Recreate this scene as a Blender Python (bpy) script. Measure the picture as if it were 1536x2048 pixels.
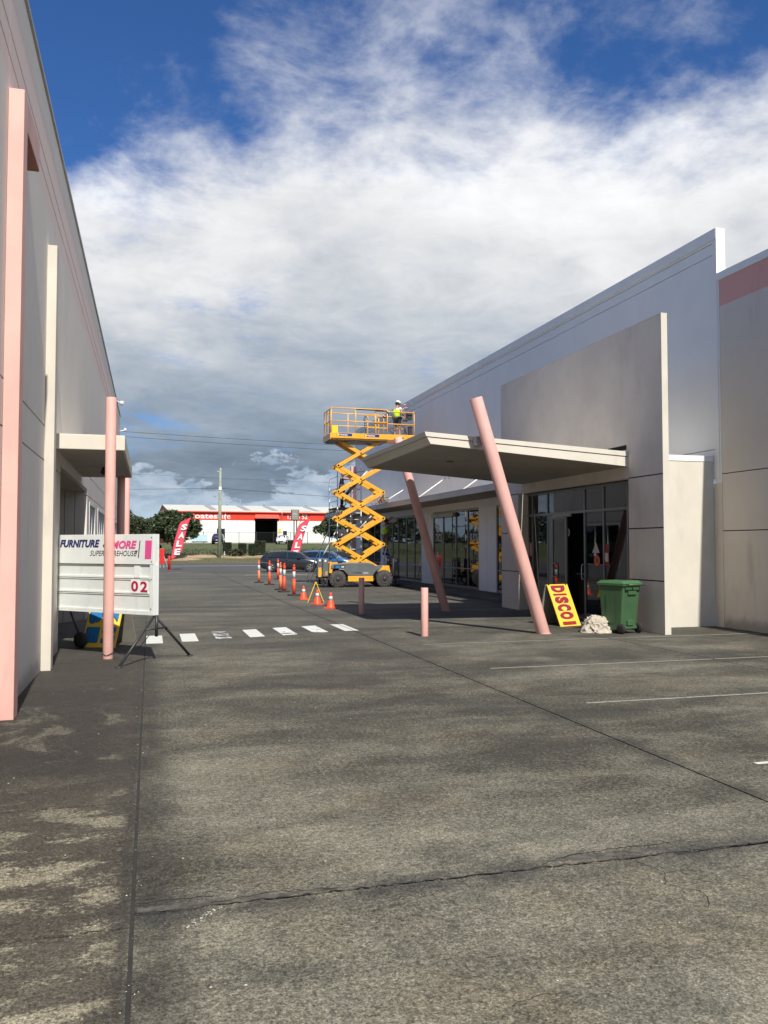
import bpy, bmesh, math, random
from mathutils import Vector, Matrix
random.seed(7)
S = bpy.context.scene
for o in list(bpy.data.objects): bpy.data.objects.remove(o)
R = math.radians
# ------------------------------------------------------------------ camera
cam = bpy.data.cameras.new('camera'); co = bpy.data.objects.new('camera', cam); S.collection.objects.link(co)
co.location = (0, 0, 1.75); co.rotation_euler = (R(92.366), 0, R(-15.655))
cam.sensor_fit = 'AUTO'; cam.sensor_width = 36; cam.lens = 29.355; cam.clip_start = .05; cam.clip_end = 4000
S.camera = co
S.render.resolution_x = 768; S.render.resolution_y = 1024
S.view_settings.view_transform = 'Standard'; S.view_settings.look = 'None'
S.view_settings.exposure = 0.50; S.view_settings.gamma = 1; S.view_settings.use_curve_mapping = False
SUN_EL = 46.0; SUN_V = Vector((-.055, 1, -math.tan(R(SUN_EL)))).normalized()
# ------------------------------------------------------------------ node helper
class NG:
    def __init__(s, nt): s.nt = nt; s.n = nt.nodes; s.l = nt.links
    def node(s, t, **k):
        n = s.n.new(t)
        for a, v in k.items(): setattr(n, a, v)
        return n
    def put(s, sock, v):
        if v is None: return
        if hasattr(v, 'is_output') or isinstance(v, bpy.types.NodeSocket): s.l.new(v, sock)
        else:
            if isinstance(v, (tuple, list)) and len(v) == 3 and len(sock.default_value) == 4: v = (*v, 1)
            sock.default_value = v
    def m(s, op, a, b=None, c=None):
        n = s.node('ShaderNodeMath', operation=op)
        s.put(n.inputs[0], a); s.put(n.inputs[1], b); s.put(n.inputs[2], c); return n.outputs[0]
    def vm(s, op, a, b=None):
        n = s.node('ShaderNodeVectorMath', operation=op)
        s.put(n.inputs[0], a); s.put(n.inputs[1], b); return n.outputs[0]
    def noise(s, vec, scale, detail=4, rough=.55, dist=0, lac=2.0):
        n = s.node('ShaderNodeTexNoise'); s.put(n.inputs['Vector'], vec)
        n.inputs['Scale'].default_value = scale; n.inputs['Detail'].default_value = detail
        n.inputs['Roughness'].default_value = rough; n.inputs['Distortion'].default_value = dist
        n.inputs['Lacunarity'].default_value = lac
        return n.outputs['Fac']
    def ramp(s, v, a, b, c=0., d=1., smooth=True):
        n = s.node('ShaderNodeMapRange', interpolation_type='SMOOTHSTEP' if smooth else 'LINEAR')
        for i, x in enumerate((v, a, b, c, d)): s.put(n.inputs[i], x)
        return n.outputs[0]
    def band(s, v, a, b, w):          # 1 inside a..b, soft by w
        return s.m('MULTIPLY', s.ramp(v, a - w, a + w), s.ramp(v, b + w, b - w))
    def mix(s, f, a, b, blend='MIX'):
        n = s.node('ShaderNodeMix', data_type='RGBA', blend_type=blend)
        s.put(n.inputs[0], f); s.put(n.inputs[6], a); s.put(n.inputs[7], b); return n.outputs[2]
    def scale(s, vec, sc):
        n = s.node('ShaderNodeMapping'); s.put(n.inputs[0], vec); n.inputs['Scale'].default_value = sc; return n.outputs[0]
    def pos(s): return s.node('ShaderNodeNewGeometry').outputs['Position']
    def obj(s): return s.node('ShaderNodeTexCoord').outputs['Object']
    def sep(s, v):
        n = s.node('ShaderNodeSeparateXYZ'); s.put(n.inputs[0], v); return n.outputs
    def comb(s, x, y, z):
        n = s.node('ShaderNodeCombineXYZ')
        for i, v in enumerate((x, y, z)): s.put(n.inputs[i], v)
        return n.outputs[0]
    def bump(s, h, strength, dist=.01):
        n = s.node('ShaderNodeBump'); s.put(n.inputs['Height'], h)
        n.inputs['Strength'].default_value = strength; n.inputs['Distance'].default_value = dist; return n.outputs[0]
# ------------------------------------------------------------------ world: physical sky with cloud layer
world = bpy.data.worlds.new('World'); S.world = world; world.use_nodes = True
g = NG(world.node_tree); g.n.clear()
sky = g.node('ShaderNodeTexSky', sky_type='NISHITA'); sky.sun_disc = False
sky.sun_elevation = R(SUN_EL); sky.sun_rotation = R(180 - math.degrees(math.atan2(.055, 1))); sky.air_density = 1.0; sky.dust_density = .3; sky.ozone_density = 3.0
STR = .1
d = g.node('ShaderNodeTexCoord').outputs['Generated']
dx, dy, dz = g.sep(d)
el = g.m('MULTIPLY', g.m('ARCSINE', g.m('MINIMUM', g.m('MAXIMUM', dz, -1.), 1.)), 57.2958)     # elevation in degrees
az = g.m('MULTIPLY', g.m('ARCTAN2', dx, dy), 57.2958)
den = g.m('ADD', g.m('MAXIMUM', dz, 0.), .16)
P = g.comb(g.m('DIVIDE', dx, den), g.m('DIVIDE', dy, den), 0.)
P = g.vm('ADD', P, (12.3, 6.6, 0))
n1 = g.noise(P, 1.15, 6, .55, .1)
n2 = g.noise(g.vm('ADD', P, (4.3, 9.1, 0)), 3.3, 10, .62, .25)
n3 = g.noise(P, 10.0, 8, .64, .3)
shape = g.m('ADD', g.m('ADD', g.m('MULTIPLY', n1, .45), g.m('MULTIPLY', n2, .42)), g.m('MULTIPLY', n3, .13))
cover = g.m('ADD', g.ramp(el, 18, 31.5, .21, -.05), g.ramp(el, 38, 60, 0., .13))  # second ramp adds unseen cloud overhead to lift the fill light
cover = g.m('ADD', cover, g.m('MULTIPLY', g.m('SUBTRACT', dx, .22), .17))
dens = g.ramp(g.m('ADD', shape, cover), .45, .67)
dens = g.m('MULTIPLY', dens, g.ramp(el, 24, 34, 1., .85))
lum = g.ramp(el, 5.5, 22, .27, .73, False)
big = g.noise(g.vm('ADD', P, (2.2, 5.0, 0)), 1.7, 6, .55, .4)
lum = g.m('ADD', lum, g.m('MULTIPLY', g.m('SUBTRACT', big, .5), g.ramp(el, 6, 20, .25, .60)))
lum = g.m('ADD', lum, g.m('MULTIPLY', g.m('SUBTRACT', g.noise(P, 6.5, 8, .62, .5), .5), g.ramp(el, 6, 20, .12, .24)))
lum = g.m('MAXIMUM', g.m('MULTIPLY', g.m('MINIMUM', lum, .80), .93), .17)
ccol = g.mix(g.ramp(lum, .22, .62), (.60, .78, 1.0), (.97, .98, 1.0))
ccol = g.vm('MULTIPLY', ccol, g.comb(lum, lum, lum))
Q = g.comb(g.m('MULTIPLY', az, .1), g.m('MULTIPLY', el, .22), 0.)
cu = g.noise(Q, 1.7, 9, .6, .25)
low = g.ramp(g.m('SUBTRACT', cu, g.ramp(el, 1., 10.5, -.12, .26)), .47, .51)
lowc = g.mix(g.ramp(g.noise(Q, 3.2, 8, .6, .3), .36, .64), (.24, .32, .42), (.46, .53, .61))
ccol = g.mix(g.m('MULTIPLY', low, .7), ccol, lowc)
dens = g.m('MAXIMUM', dens, low)
ccol = g.mix(g.m('MULTIPLY', g.ramp(el, 4.2, .8), .6), ccol, (.38, .50, .60))
below = g.ramp(dz, .0, -.02)
skyc = g.mix(1., sky.outputs[0], (.30, .52, .82), 'MULTIPLY')
cl = g.vm('DIVIDE', ccol, (STR, STR, STR))
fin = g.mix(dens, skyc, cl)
fin = g.mix(below, fin, (1.2, 1.2, 1.0))
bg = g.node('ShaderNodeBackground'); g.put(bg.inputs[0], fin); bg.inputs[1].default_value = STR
ow = g.node('ShaderNodeOutputWorld'); g.l.new(bg.outputs[0], ow.inputs[0])
# ------------------------------------------------------------------ sun
sl = bpy.data.lights.new('sun', 'SUN'); sl.energy = 4.0; sl.angle = R(.55); sl.color = (1, .955, .87)
so = bpy.data.objects.new('sun', sl); S.collection.objects.link(so)
so.rotation_euler = SUN_V.to_track_quat('-Z', 'Y').to_euler(); so.location = (0, -20, 40)
# ------------------------------------------------------------------ materials
M = {}
def mat(name, col, rough=.6, var=.12, vs=3., bump=.0, bs=40., metal=0., spec=.5, dirt=0., coat=0., wear=None):
    m = bpy.data.materials.new(name); m.use_nodes = True; g = NG(m.node_tree)
    b = g.n['Principled BSDF']; p = g.pos()
    nz = g.noise(p, vs, 5, .6)
    lo = tuple(c * (1 - var) for c in col); hi = tuple(min(1, c * (1 + var)) for c in col)
    c = g.mix(g.ramp(nz, .3, .7), lo, hi)
    if dirt:
        dn = g.ramp(g.noise(g.scale(p, (1, 1, .3)), vs * 2.3, 7, .65), .52, .75)
        c = g.mix(g.m('MULTIPLY', dn, dirt), c, (.09, .075, .055))
    if wear:
        wn = g.ramp(g.noise(p, wear[1], 8, .7), wear[0], wear[0] + .05)
        c = g.mix(wn, c, wear[2])
    g.put(b.inputs['Base Color'], c); b.inputs['Roughness'].default_value = rough
    b.inputs['Metallic'].default_value = metal; b.inputs['Specular IOR Level'].default_value = spec
    if coat: b.inputs['Coat Weight'].default_value = coat; b.inputs['Coat Roughness'].default_value = .05
    if bump: g.put(b.inputs['Normal'], g.bump(g.noise(p, bs, 4, .6), bump))
    M[name] = m; return m
mat('cream', (.63, .585, .495), .75, .045, 1.2, .25, 90, dirt=.10)
mat('beige', (.665, .605, .525), .8, .06, 1., .3, 90, dirt=.14)
mat('cream_side', (.62, .57, .485), .75, .05, 1.3, .25, 90, dirt=.14)
mat('newpaint', (.77, .765, .745), .6, .03, .8, .12, 90)
mat('newtrim', (.80, .80, .79), .5, .03, 2.)
mat('joint', (.03, .028, .026), .9, .2, 8)
mat('pink', (.72, .405, .35), .6, .07, 1.6, .12, 60, dirt=.14)
mat('pinkdark', (.66, .37, .32), .6, .06, 2.)
mat('pinkshade', (.36, .15, .11), .8, .1, 3)
mat('flash', (.38, .37, .35), .5, .1, 3)
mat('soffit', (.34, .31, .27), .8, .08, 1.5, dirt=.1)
mat('clad', (.32, .29, .25), .7, .06, 2)
mat('alu', (.22, .23, .24), .4, .06, 3, metal=.6)
mat('whiteframe', (.7, .7, .69), .5, .05, 3)
mat('galv', (.56, .57, .58), .4, .10, 9, metal=.25)
mat('scafalu', (.74, .75, .76), .45, .06, 9)
mat('steelblack', (.03, .03, .032), .45, .2, 12, dirt=.25)
mat('white', (.8, .8, .78), .5, .03, 3)
mat('signwhite', (.74, .76, .73), .4, .03, 3, dirt=.10)
mat('signcorr', (.68, .71, .69), .4, .04, 3, dirt=.12)
mat('navy', (.015, .02, .12), .5, .02, 5)
mat('hotpink', (.72, .08, .28), .5, .03, 5)
mat('ink', (.03, .03, .03), .6, .02, 5)
mat('crimson', (.42, .01, .05), .5, .05, 5)
mat('lift', (.80, .385, .03), .42, .09, 3, dirt=.24, coat=.2)
mat('liftgrey', (.115, .125, .13), .5, .12, 2.5, dirt=.25)
mat('tyre', (.07, .062, .055), .9, .3, 6, .3, 50, dirt=.5)
mat('carTyre', (.018, .018, .02), .8, .15, 8)
mat('rim', (.045, .045, .045), .5, .2, 9)
mat('alloy', (.55, .56, .58), .3, .05, 9, metal=.8)
mat('black', (.015, .015, .016), .5, .1, 8)
mat('rubber', (.022, .022, .022), .8, .15, 9, dirt=.2)
mat('orange', (.90, .085, .025), .5, .08, 7, dirt=.14)
mat('orangefade', (.88, .22, .09), .6, .08, 7, dirt=.14)
mat('reflect', (.55, .57, .60), .35, .1, 30, dirt=.25)
mat('yellow', (.85, .55, .02), .5, .06, 7, dirt=.1)
mat('boardyellow', (.84, .56, .06), .5, .04, 5)
mat('boardred', (.33, .022, .022), .5, .05, 5)
mat('purple', (.10, .03, .25), .5, .05, 5)
mat('boardblue', (.012, .17, .42), .5, .05, 5)
mat('boardback', (.25, .235, .2), .7, .1, 5)
mat('bin', (.05, .115, .048), .5, .07, 4, .08, 30, dirt=.12)
mat('binlid', (.06, .145, .06), .45, .06, 4)
mat('cloth', (.47, .42, .34), .9, .10, 9, dirt=.35)
mat('redflag', (.72, .07, .10), .7, .06, 2)
mat('red', (.62, .02, .02), .45, .06, 4)
mat('oranger', (.68, .04, .012), .55, .04, 1)
mat('shedwhite', (.80, .79, .74), .6, .02, .3)
mat('roof', (.60, .585, .50), .5, .05, .3)
mat('rooflight', (.32, .31, .32), .5, .05, .5)
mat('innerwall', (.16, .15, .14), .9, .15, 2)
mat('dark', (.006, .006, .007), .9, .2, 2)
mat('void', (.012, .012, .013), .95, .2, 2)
mat('timberpole', (.27, .30, .22), .85, .2, 3, .4, 20)
mat('bark', (.09, .07, .055), .9, .25, 5)
mat('leaf', (.045, .068, .022), .55, .45, .9)
mat('leafdark', (.022, .032, .014), .6, .4, 1.2)
mat('leafmid', (.055, .07, .03), .6, .45, 1.0)
mat('skin', (.42, .22, .15), .6, .06, 12)
mat('hivis', (.58, .85, .03), .6, .06, 12)
mat('navycloth', (.014, .016, .03), .85, .2, 14)
mat('khaki', (.22, .20, .15), .85, .12, 14)
mat('shirtgrey', (.35, .34, .34), .85, .12, 14)
mat('brownhair', (.03, .02, .012), .8, .2, 20)
mat('bluecar', (.018, .10, .26), .25, .05, 5, coat=.8)
mat('darkcar', (.018, .020, .024), .22, .08, 5, coat=.8)
mat('whitecar', (.72, .73, .74), .3, .03, 5, coat=.5)
mat('greycar', (.05, .055, .06), .25, .05, 5, coat=.7)
mat('navycar', (.012, .018, .07), .3, .05, 5, coat=.6)
mat('carglass', (.012, .016, .018), .06, .1, 3, spec=.8)
mat('lamp', (.8, .8, .8), .15, .03, 4, coat=.6)
mat('tail', (.4, .01, .01), .25, .05, 5)
mat('paint', (.62, .62, .58), .7, .06, 6, wear=(.66, 3., (.10, .095, .085)))
mat('paintworn', (.66, .66, .63), .7, .08, 6, wear=(.54, 3.2, (.09, .085, .078)))
mat('paintmore', (.60, .60, .57), .7, .08, 6, wear=(.45, 3.4, (.085, .08, .074)))
mat('lineworn', (.30, .29, .25), .8, .1, 6, wear=(.56, 16., (.11, .105, .09)))
mat('liner', (.50, .5, .47), .8, .1, 2, wear=(.60, 3., (.09, .09, .085)))
mat('debris', (.46, .43, .36), .8, .3, 40)
mat('mortar', (.085, .080, .068), .9, .5, 14, .6, 40, dirt=.5)
mat('brown', (.16, .12, .08), .6, .1, 4)
mat('paper', (.62, .58, .55), .7, .06, 12)
mat('palepink', (.55, .25, .27), .7, .06, 12)
mat('stickerblue', (.01, .03, .16), .4, .05, 12)
mat('tealsign', (.45, .62, .66), .5, .05, 3)
mat('foodbrown', (.12, .06, .03), .7, .4, 8)

def glassmat(name, tint, refl):
    m = bpy.data.materials.new(name); m.use_nodes = True; g = NG(m.node_tree); g.n.clear()
    t = g.node('ShaderNodeBsdfTransparent'); t.inputs[0].default_value = (*tint, 1)
    gl = g.node('ShaderNodeBsdfGlossy'); gl.inputs[0].default_value = (.95, .97, 1, 1); gl.inputs['Roughness'].default_value = .015
    lw = g.node('ShaderNodeFresnel'); lw.inputs[0].default_value = 1.5
    g.put(gl.inputs['Normal'], g.bump(g.noise(g.pos(), .7, 2, .5), .06, .02))
    f = g.m('ADD', g.m('MULTIPLY', lw.outputs[0], 1.1), refl)
    mx = g.node('ShaderNodeMixShader'); g.put(mx.inputs[0], g.m('MINIMUM', f, 1.)); g.l.new(t.outputs[0], mx.inputs[1]); g.l.new(gl.outputs[0], mx.inputs[2])
    o = g.node('ShaderNodeOutputMaterial'); g.l.new(mx.outputs[0], o.inputs[0]); M[name] = m
glassmat('glass', (.50, .52, .53), .02); glassmat('glassdark', (.20, .22, .23), .03)

def concrete():
    m = bpy.data.materials.new('concrete'); m.use_nodes = True; g = NG(m.node_tree); b = g.n['Principled BSDF']
    p = g.pos(); x, y, z = g.sep(p)
    wv = g.scale(p, (1., .45, 1.))
    big = g.noise(p, .22, 5, .55, .4); mid = g.noise(g.scale(p, (.55, 1.3, 1)), .9, 7, .62, .6)
    fine = g.noise(p, 9., 7, .7); blot = g.noise(g.vm('ADD', p, (5, 2, 0)), 2.4, 8, .68, .3); spk = g.noise(p, 88, 4, .75); spk2 = g.noise(p, 230, 2, .8)
    far = g.ramp(y, 5., 26., 0., 1.)
    base = g.m('ADD', g.m('MULTIPLY', big, .50), g.m('MULTIPLY', mid, .50))
    base = g.m('ADD', base, g.ramp(g.m('ADD', y, g.m('MULTIPLY', x, -.5)), 1., 7.5, .085, -.03))
    grain = g.noise(p, 30., 9, .82, .1)
    v = g.ramp(g.m('ADD', g.m('ADD', grain, g.m('MULTIPLY', g.m('SUBTRACT', base, .51), 1.0)), g.m('MULTIPLY', g.m('SUBTRACT', blot, .5), .20)), .385, .655, 0., 1., False)
    vor = g.node('ShaderNodeTexVoronoi'); g.put(vor.inputs['Vector'], p); vor.inputs['Scale'].default_value = 95.; vr = g.sep(vor.outputs['Color'])[0]
    c = g.mix(v, (.050, .047, .037), (.240, .224, .172))
    c = g.mix(g.ramp(g.noise(p, 1.6, 4, .6), .5, .72, 0., .5), c, (.062, .066, .056))
    c = g.mix(g.ramp(g.noise(g.vm('ADD', p, (2, 6, 0)), .8, 6, .6), .48, .68, 0., .45), c, g.mix(1., c, (.98, .84, .70), 'MULTIPLY'))
    # light scraped concrete on the left-hand strip
    sv = g.noise(g.scale(p, (1.1, 2.2, 1)), 1.25, 8, .70, .25)
    lm = g.m('MULTIPLY', g.ramp(g.m('ADD', sv, g.m('MULTIPLY', g.m('SUBTRACT', grain, .5), .45)), .49, .60), g.m('MULTIPLY', g.ramp(x, -.10, -.16), g.ramp(y, 7.6, 5.2)))
    lm = g.m('MULTIPLY', lm, g.ramp(x, -1.3, -.75, .25, 1.))
    c = g.mix(g.m('MULTIPLY', g.ramp(x, -.06, -.10), g.ramp(lm, 1., .0, 0., .72)), c, (.062, .052, .041))
    c = g.mix(g.m('MULTIPLY', lm, g.ramp(grain, .38, .56, .35, .95)), c, (.29, .26, .185))
    sv2 = g.noise(g.vm('ADD', g.scale(p, (1.2, .8, 1)), (7, 3, 0)), 1.3, 7, .66, .9)
    lm2 = g.m('MULTIPLY', g.ramp(g.m('ADD', sv2, g.m('MULTIPLY', g.m('SUBTRACT', grain, .5), .35)), .53, .64), g.m('MULTIPLY', g.ramp(x, -.12, -.3), g.band(y, 6.4, 11.2, .6)))
    c = g.mix(g.m('MULTIPLY', lm2, g.ramp(grain, .4, .58, .15, .75)), c, (.20, .185, .14))
    # dark mould: along the left wall, beside joints, by the broken joint
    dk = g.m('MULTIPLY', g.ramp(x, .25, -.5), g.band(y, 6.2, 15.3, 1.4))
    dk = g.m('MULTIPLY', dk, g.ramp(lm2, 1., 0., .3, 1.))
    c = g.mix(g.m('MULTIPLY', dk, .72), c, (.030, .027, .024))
    jn = g.noise(p, 2.2, 5, .6)
    jx = g.ramp(g.m('ABSOLUTE', g.m('ADD', x, .0)), .30, .0)
    jx = g.m('MULTIPLY', jx, g.ramp(jn, .3, .6, .4, 1.))
    c = g.mix(g.m('MULTIPLY', jx, .72), c, (.028, .026, .024))
    j2 = g.m('MULTIPLY', g.ramp(g.m('ABSOLUTE', g.m('SUBTRACT', y, 4.2)), .26, .03), g.ramp(x, -.06, -.04))
    c = g.mix(g.m('MULTIPLY', g.m('MULTIPLY', j2, g.ramp(jn, .35, .6)), .75), c, (.045, .044, .042))
    j3 = g.ramp(g.m('ABSOLUTE', g.m('SUBTRACT', x, 4.1)), .22, .0)
    c = g.mix(g.m('MULTIPLY', g.m('MULTIPLY', j3, g.ramp(jn, .35, .65)), .55), c, (.035, .034, .03))
    # broad grime by the right-hand building
    gr = g.m('MULTIPLY', g.ramp(g.noise(g.vm('ADD', p, (9, 4, 0)), .5, 6, .6, .5), .46, .62), g.m('MULTIPLY', g.ramp(y, 8.5, 12.5), g.ramp(x, 2, 4.5)))
    c = g.mix(g.m('MULTIPLY', gr, .6), c, (.045, .042, .036))
    c = g.mix(g.m('MULTIPLY', far, .55), c, g.mix(g.ramp(g.noise(g.scale(p, (.12, 1., 1)), 1.1, 6, .6), .35, .65), (.068, .067, .060), (.135, .130, .115)))
    # tyre streaks
    ts = g.ramp(g.noise(g.scale(p, (.16, 2.6, 1)), 1.3, 6, .65), .56, .68)
    c = g.mix(g.m('MULTIPLY', g.m('MULTIPLY', ts, g.ramp(y, 14, 20)), .45), c, (.042, .042, .04))
    # aggregate speckle
    s1 = g.ramp(spk, .36, .66, .55, 1.5, False); s2 = g.ramp(spk2, .3, .7, .66, 1.36, False); s3 = g.ramp(fine, .32, .68, .84, 1.16, False)
    k = g.m('MULTIPLY', g.m('MULTIPLY', g.m('MULTIPLY', s1, s2), s3), g.ramp(vr, 0., 1., .62, 1.36, False))
    c = g.vm('MULTIPLY', c, g.comb(k, k, k))
    wn = g.noise(g.vm('ADD', p, (3, 8, 0)), 42, 2, .5)
    c = g.mix(g.ramp(wn, .735, .76), c, (.38, .36, .30))
    g.put(b.inputs['Base Color'], c)
    g.put(b.inputs['Roughness'], g.ramp(mid, .3, .7, .72, .92))
    b.inputs['Specular IOR Level'].default_value = .25
    h = g.m('ADD', g.m('MULTIPLY', spk, .6), g.m('ADD', g.m('MULTIPLY', spk2, .3), g.m('MULTIPLY', fine, .8)))
    g.put(b.inputs['Normal'], g.bump(h, .55, .012)); M['concrete'] = m
concrete()
def groundmats():
    m = bpy.data.materials.new('asphalt'); m.use_nodes = True; g = NG(m.node_tree); b = g.n['Principled BSDF']
    p = g.pos(); n = g.noise(g.scale(p, (.15, 1, 1)), .9, 6, .6); k = g.noise(p, 40, 3, .7)
    c = g.mix(g.ramp(n, .3, .7), (.055, .055, .052), (.10, .10, .095)); c = g.mix(g.ramp(k, .3, .7, 0., .4), c, (.03, .03, .03))
    g.put(b.inputs['Base Color'], c); b.inputs['Roughness'].default_value = .85; M['asphalt'] = m
    m = bpy.data.materials.new('grassland'); m.use_nodes = True; g = NG(m.node_tree); b = g.n['Principled BSDF']
    p = g.pos(); x, y, z = g.sep(p); n = g.noise(p, .35, 7, .65, .5); k = g.noise(p, 6, 5, .7)
    grass = g.mix(g.ramp(n, .3, .7), (.055, .072, .022), (.13, .135, .045)); grass = g.mix(g.ramp(k, .35, .65, 0., .5), grass, (.035, .05, .015))
    sand = g.mix(g.ramp(g.noise(p, 1.3, 6, .65), .3, .7), (.30, .20, .11), (.46, .34, .21))
    dry = g.mix(g.ramp(k, .3, .7), (.10, .085, .045), (.17, .14, .08))
    f = g.m('MULTIPLY', g.band(g.m('ADD', y, g.m('MULTIPLY', g.m('SUBTRACT', n, .5), 2.)), 98.3, 102.6, .5), g.ramp(g.noise(g.scale(p, (.5, 1, 1)), .25, 5, .6), .38, .52))
    f = g.m('MULTIPLY', f, g.ramp(x, -6, 4, .0, 1.))
    c = g.mix(g.ramp(g.m('ADD', y, g.m('MULTIPLY', n, 6.)), 102., 99.), grass, dry)
    c = g.mix(f, c, sand)
    g.put(b.inputs['Base Color'], c); b.inputs['Roughness'].default_value = .95
    g.put(b.inputs['Normal'], g.bump(k, .8, .1)); M['grassland'] = m
    # old render with a faded pink stripe
    for nm, base, stripe, a, bb, soft in (('leftwall', (.76, .71, .64), (.77, .63, .575), 6.55, 7.62, .10), ('rightold', (.64, .585, .51), (.68, .36, .32), 7.02, 7.66, .012)):
        m = bpy.data.materials.new(nm); m.use_nodes = True; g = NG(m.node_tree); b = g.n['Principled BSDF']
        p = g.pos(); x, y, z = g.sep(p)
        zz = g.m('ADD', z, g.m('MULTIPLY', g.m('SUBTRACT', g.noise(p, 2.5, 4, .6), .5), soft * 2))
        n = g.noise(p, .9, 6, .6)
        c = g.mix(g.ramp(n, .3, .7, 0., .3), base, tuple(v * .82 for v in base))
        c = g.mix(g.band(zz, a, bb, soft), c, stripe)
        st = g.ramp(g.noise(g.scale(p, (1, 1, .18)), 2.2, 7, .65), .58, .78)
        c = g.mix(g.m('MULTIPLY', st, .30), c, (.16, .14, .12))
        c = g.mix(g.m('MULTIPLY', g.ramp(g.m('ADD', z, g.m('MULTIPLY', g.noise(p, 4, 5, .6), -.35)), .14, -.1), .55), c, (.13, .11, .09))
        g.put(b.inputs['Base Color'], c); b.inputs['Roughness'].default_value = .8
        g.put(b.inputs['Normal'], g.bump(g.noise(p, 70, 4, .6), .25)); M[nm] = m
groundmats()
# ------------------------------------------------------------------ builders
C = S.collection
class MB:
    def __init__(s): s.v = []; s.f = []; s.sm = []
    def add(s, vs, fs, sm=False):
        o = len(s.v); s.v += [tuple(v) for v in vs]; s.f += [tuple(i + o for i in f) for f in fs]; s.sm += [sm] * len(fs) if not isinstance(sm, list) else sm; return s
    def box(s, x0, x1, y0, y1, z0, z1, mt=None):
        vs = [Vector((x, y, z)) for z in (z0, z1) for y in (y0, y1) for x in (x0, x1)]
        if mt: vs = [mt @ v for v in vs]
        return s.add(vs, [(0, 2, 3, 1), (4, 5, 7, 6), (0, 1, 5, 4), (2, 6, 7, 3), (0, 4, 6, 2), (1, 3, 7, 5)])
    def beam(s, a, b, w, h, up=(0, 0, 1)):
        a = Vector(a); b = Vector(b); d = (b - a); L = d.length; d.normalize(); u = Vector(up); r = d.cross(u).normalized(); u = r.cross(d)
        mt = Matrix((r, d, u)).transposed().to_4x4(); mt.translation = a
        return s.box(-w / 2, w / 2, 0, L, -h / 2, h / 2, mt)
    def cyl(s, a, b, r0, r1=None, n=12, caps=True):
        r1 = r0 if r1 is None else r1; a = Vector(a); b = Vector(b); q = (b - a).to_track_quat('Z', 'Y'); vs = []
        for c, r in ((a, r0), (b, r1)):
            for i in range(n): t = 2 * math.pi * i / n; vs.append(c + q @ Vector((r * math.cos(t), r * math.sin(t), 0)))
        fs = [(i, (i + 1) % n, n + (i + 1) % n, n + i) for i in range(n)]; sm = [True] * n
        if caps: fs += [tuple(range(n))[::-1], tuple(range(n, 2 * n))]; sm += [False, False]
        return s.add(vs, fs, sm)
    def tube(s, pts, r, n=8):
        for a, b in zip(pts, pts[1:]): s.cyl(a, b, r, r, n)
        return s
    def lathe(s, prof, n=20, c=(0, 0, 0), ax=None):
        c = Vector(c); vs = []; q = Vector(ax).to_track_quat('Z', 'Y') if ax else None
        for r, z in prof:
            for i in range(n):
                t = 2 * math.pi * i / n; v = Vector((r * math.cos(t), r * math.sin(t), z)); vs.append(c + (q @ v if q else v))
        fs = [(k * n + i, k * n + (i + 1) % n, (k + 1) * n + (i + 1) % n, (k + 1) * n + i) for k in range(len(prof) - 1) for i in range(n)]
        sm = [True] * len(fs); fs += [tuple(range(n))[::-1], tuple(range((len(prof) - 1) * n, len(prof) * n))]; sm += [False, False]
        return s.add(vs, fs, sm)
    def prism(s, prof, y0, y1, mt=None):          # prof = [(x,z)..] in the XZ plane
        n = len(prof); vs = [Vector((x, y, z)) for y in (y0, y1) for x, z in prof]
        if mt: vs = [mt @ v for v in vs]
        return s.add(vs, [tuple(range(n)), tuple(range(n, 2 * n))[::-1]] + [(i, n + i, n + (i + 1) % n, (i + 1) % n) for i in range(n)])
    def hexa(s, b4, t4):
        return s.add(list(b4) + list(t4), [(3, 2, 1, 0), (4, 5, 6, 7), (0, 1, 5, 4), (1, 2, 6, 5), (2, 3, 7, 6), (3, 0, 4, 7)])
    def build(s, name, m, parent=None, bevel=0, loc=None):
        me = bpy.data.meshes.new(name); me.from_pydata(s.v, [], s.f); me.update()
        me.polygons.foreach_set('use_smooth', s.sm); me.materials.append(M[m])
        bm = bmesh.new(); bm.from_mesh(me); bmesh.ops.recalc_face_normals(bm, faces=bm.faces); bm.to_mesh(me); bm.free()
        o = bpy.data.objects.new(name, me); C.objects.link(o); o.parent = parent
        if loc: o.location = loc
        if bevel:
            b = o.modifiers.new('bevel', 'BEVEL'); b.width = bevel; b.segments = 2; b.limit_method = 'ANGLE'; b.angle_limit = R(40)
        return o
def tag(o, label=None, cat=None, group=None, kind=None):
    if label: o['label'] = label
    if cat: o['category'] = cat
    if group: o['group'] = group
    if kind: o['kind'] = kind
    return o
def thing(name, label, cat, loc=(0, 0, 0), rz=0, group=None):
    o = bpy.data.objects.new(name, None); C.objects.link(o); o.location = loc; o.rotation_euler = (0, 0, rz); o.empty_display_size = .2
    return tag(o, label, cat, group)
def box(name, m, parent, x0, x1, y0, y1, z0, z1, bevel=0): return MB().box(x0, x1, y0, y1, z0, z1).build(name, m, parent, bevel)
kids = {}
def copy_tree(o, parent=None):
    c = o.copy(); C.objects.link(c); c.parent = parent
    for ch in list(o.children): copy_tree(ch, c)
    return c
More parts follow.
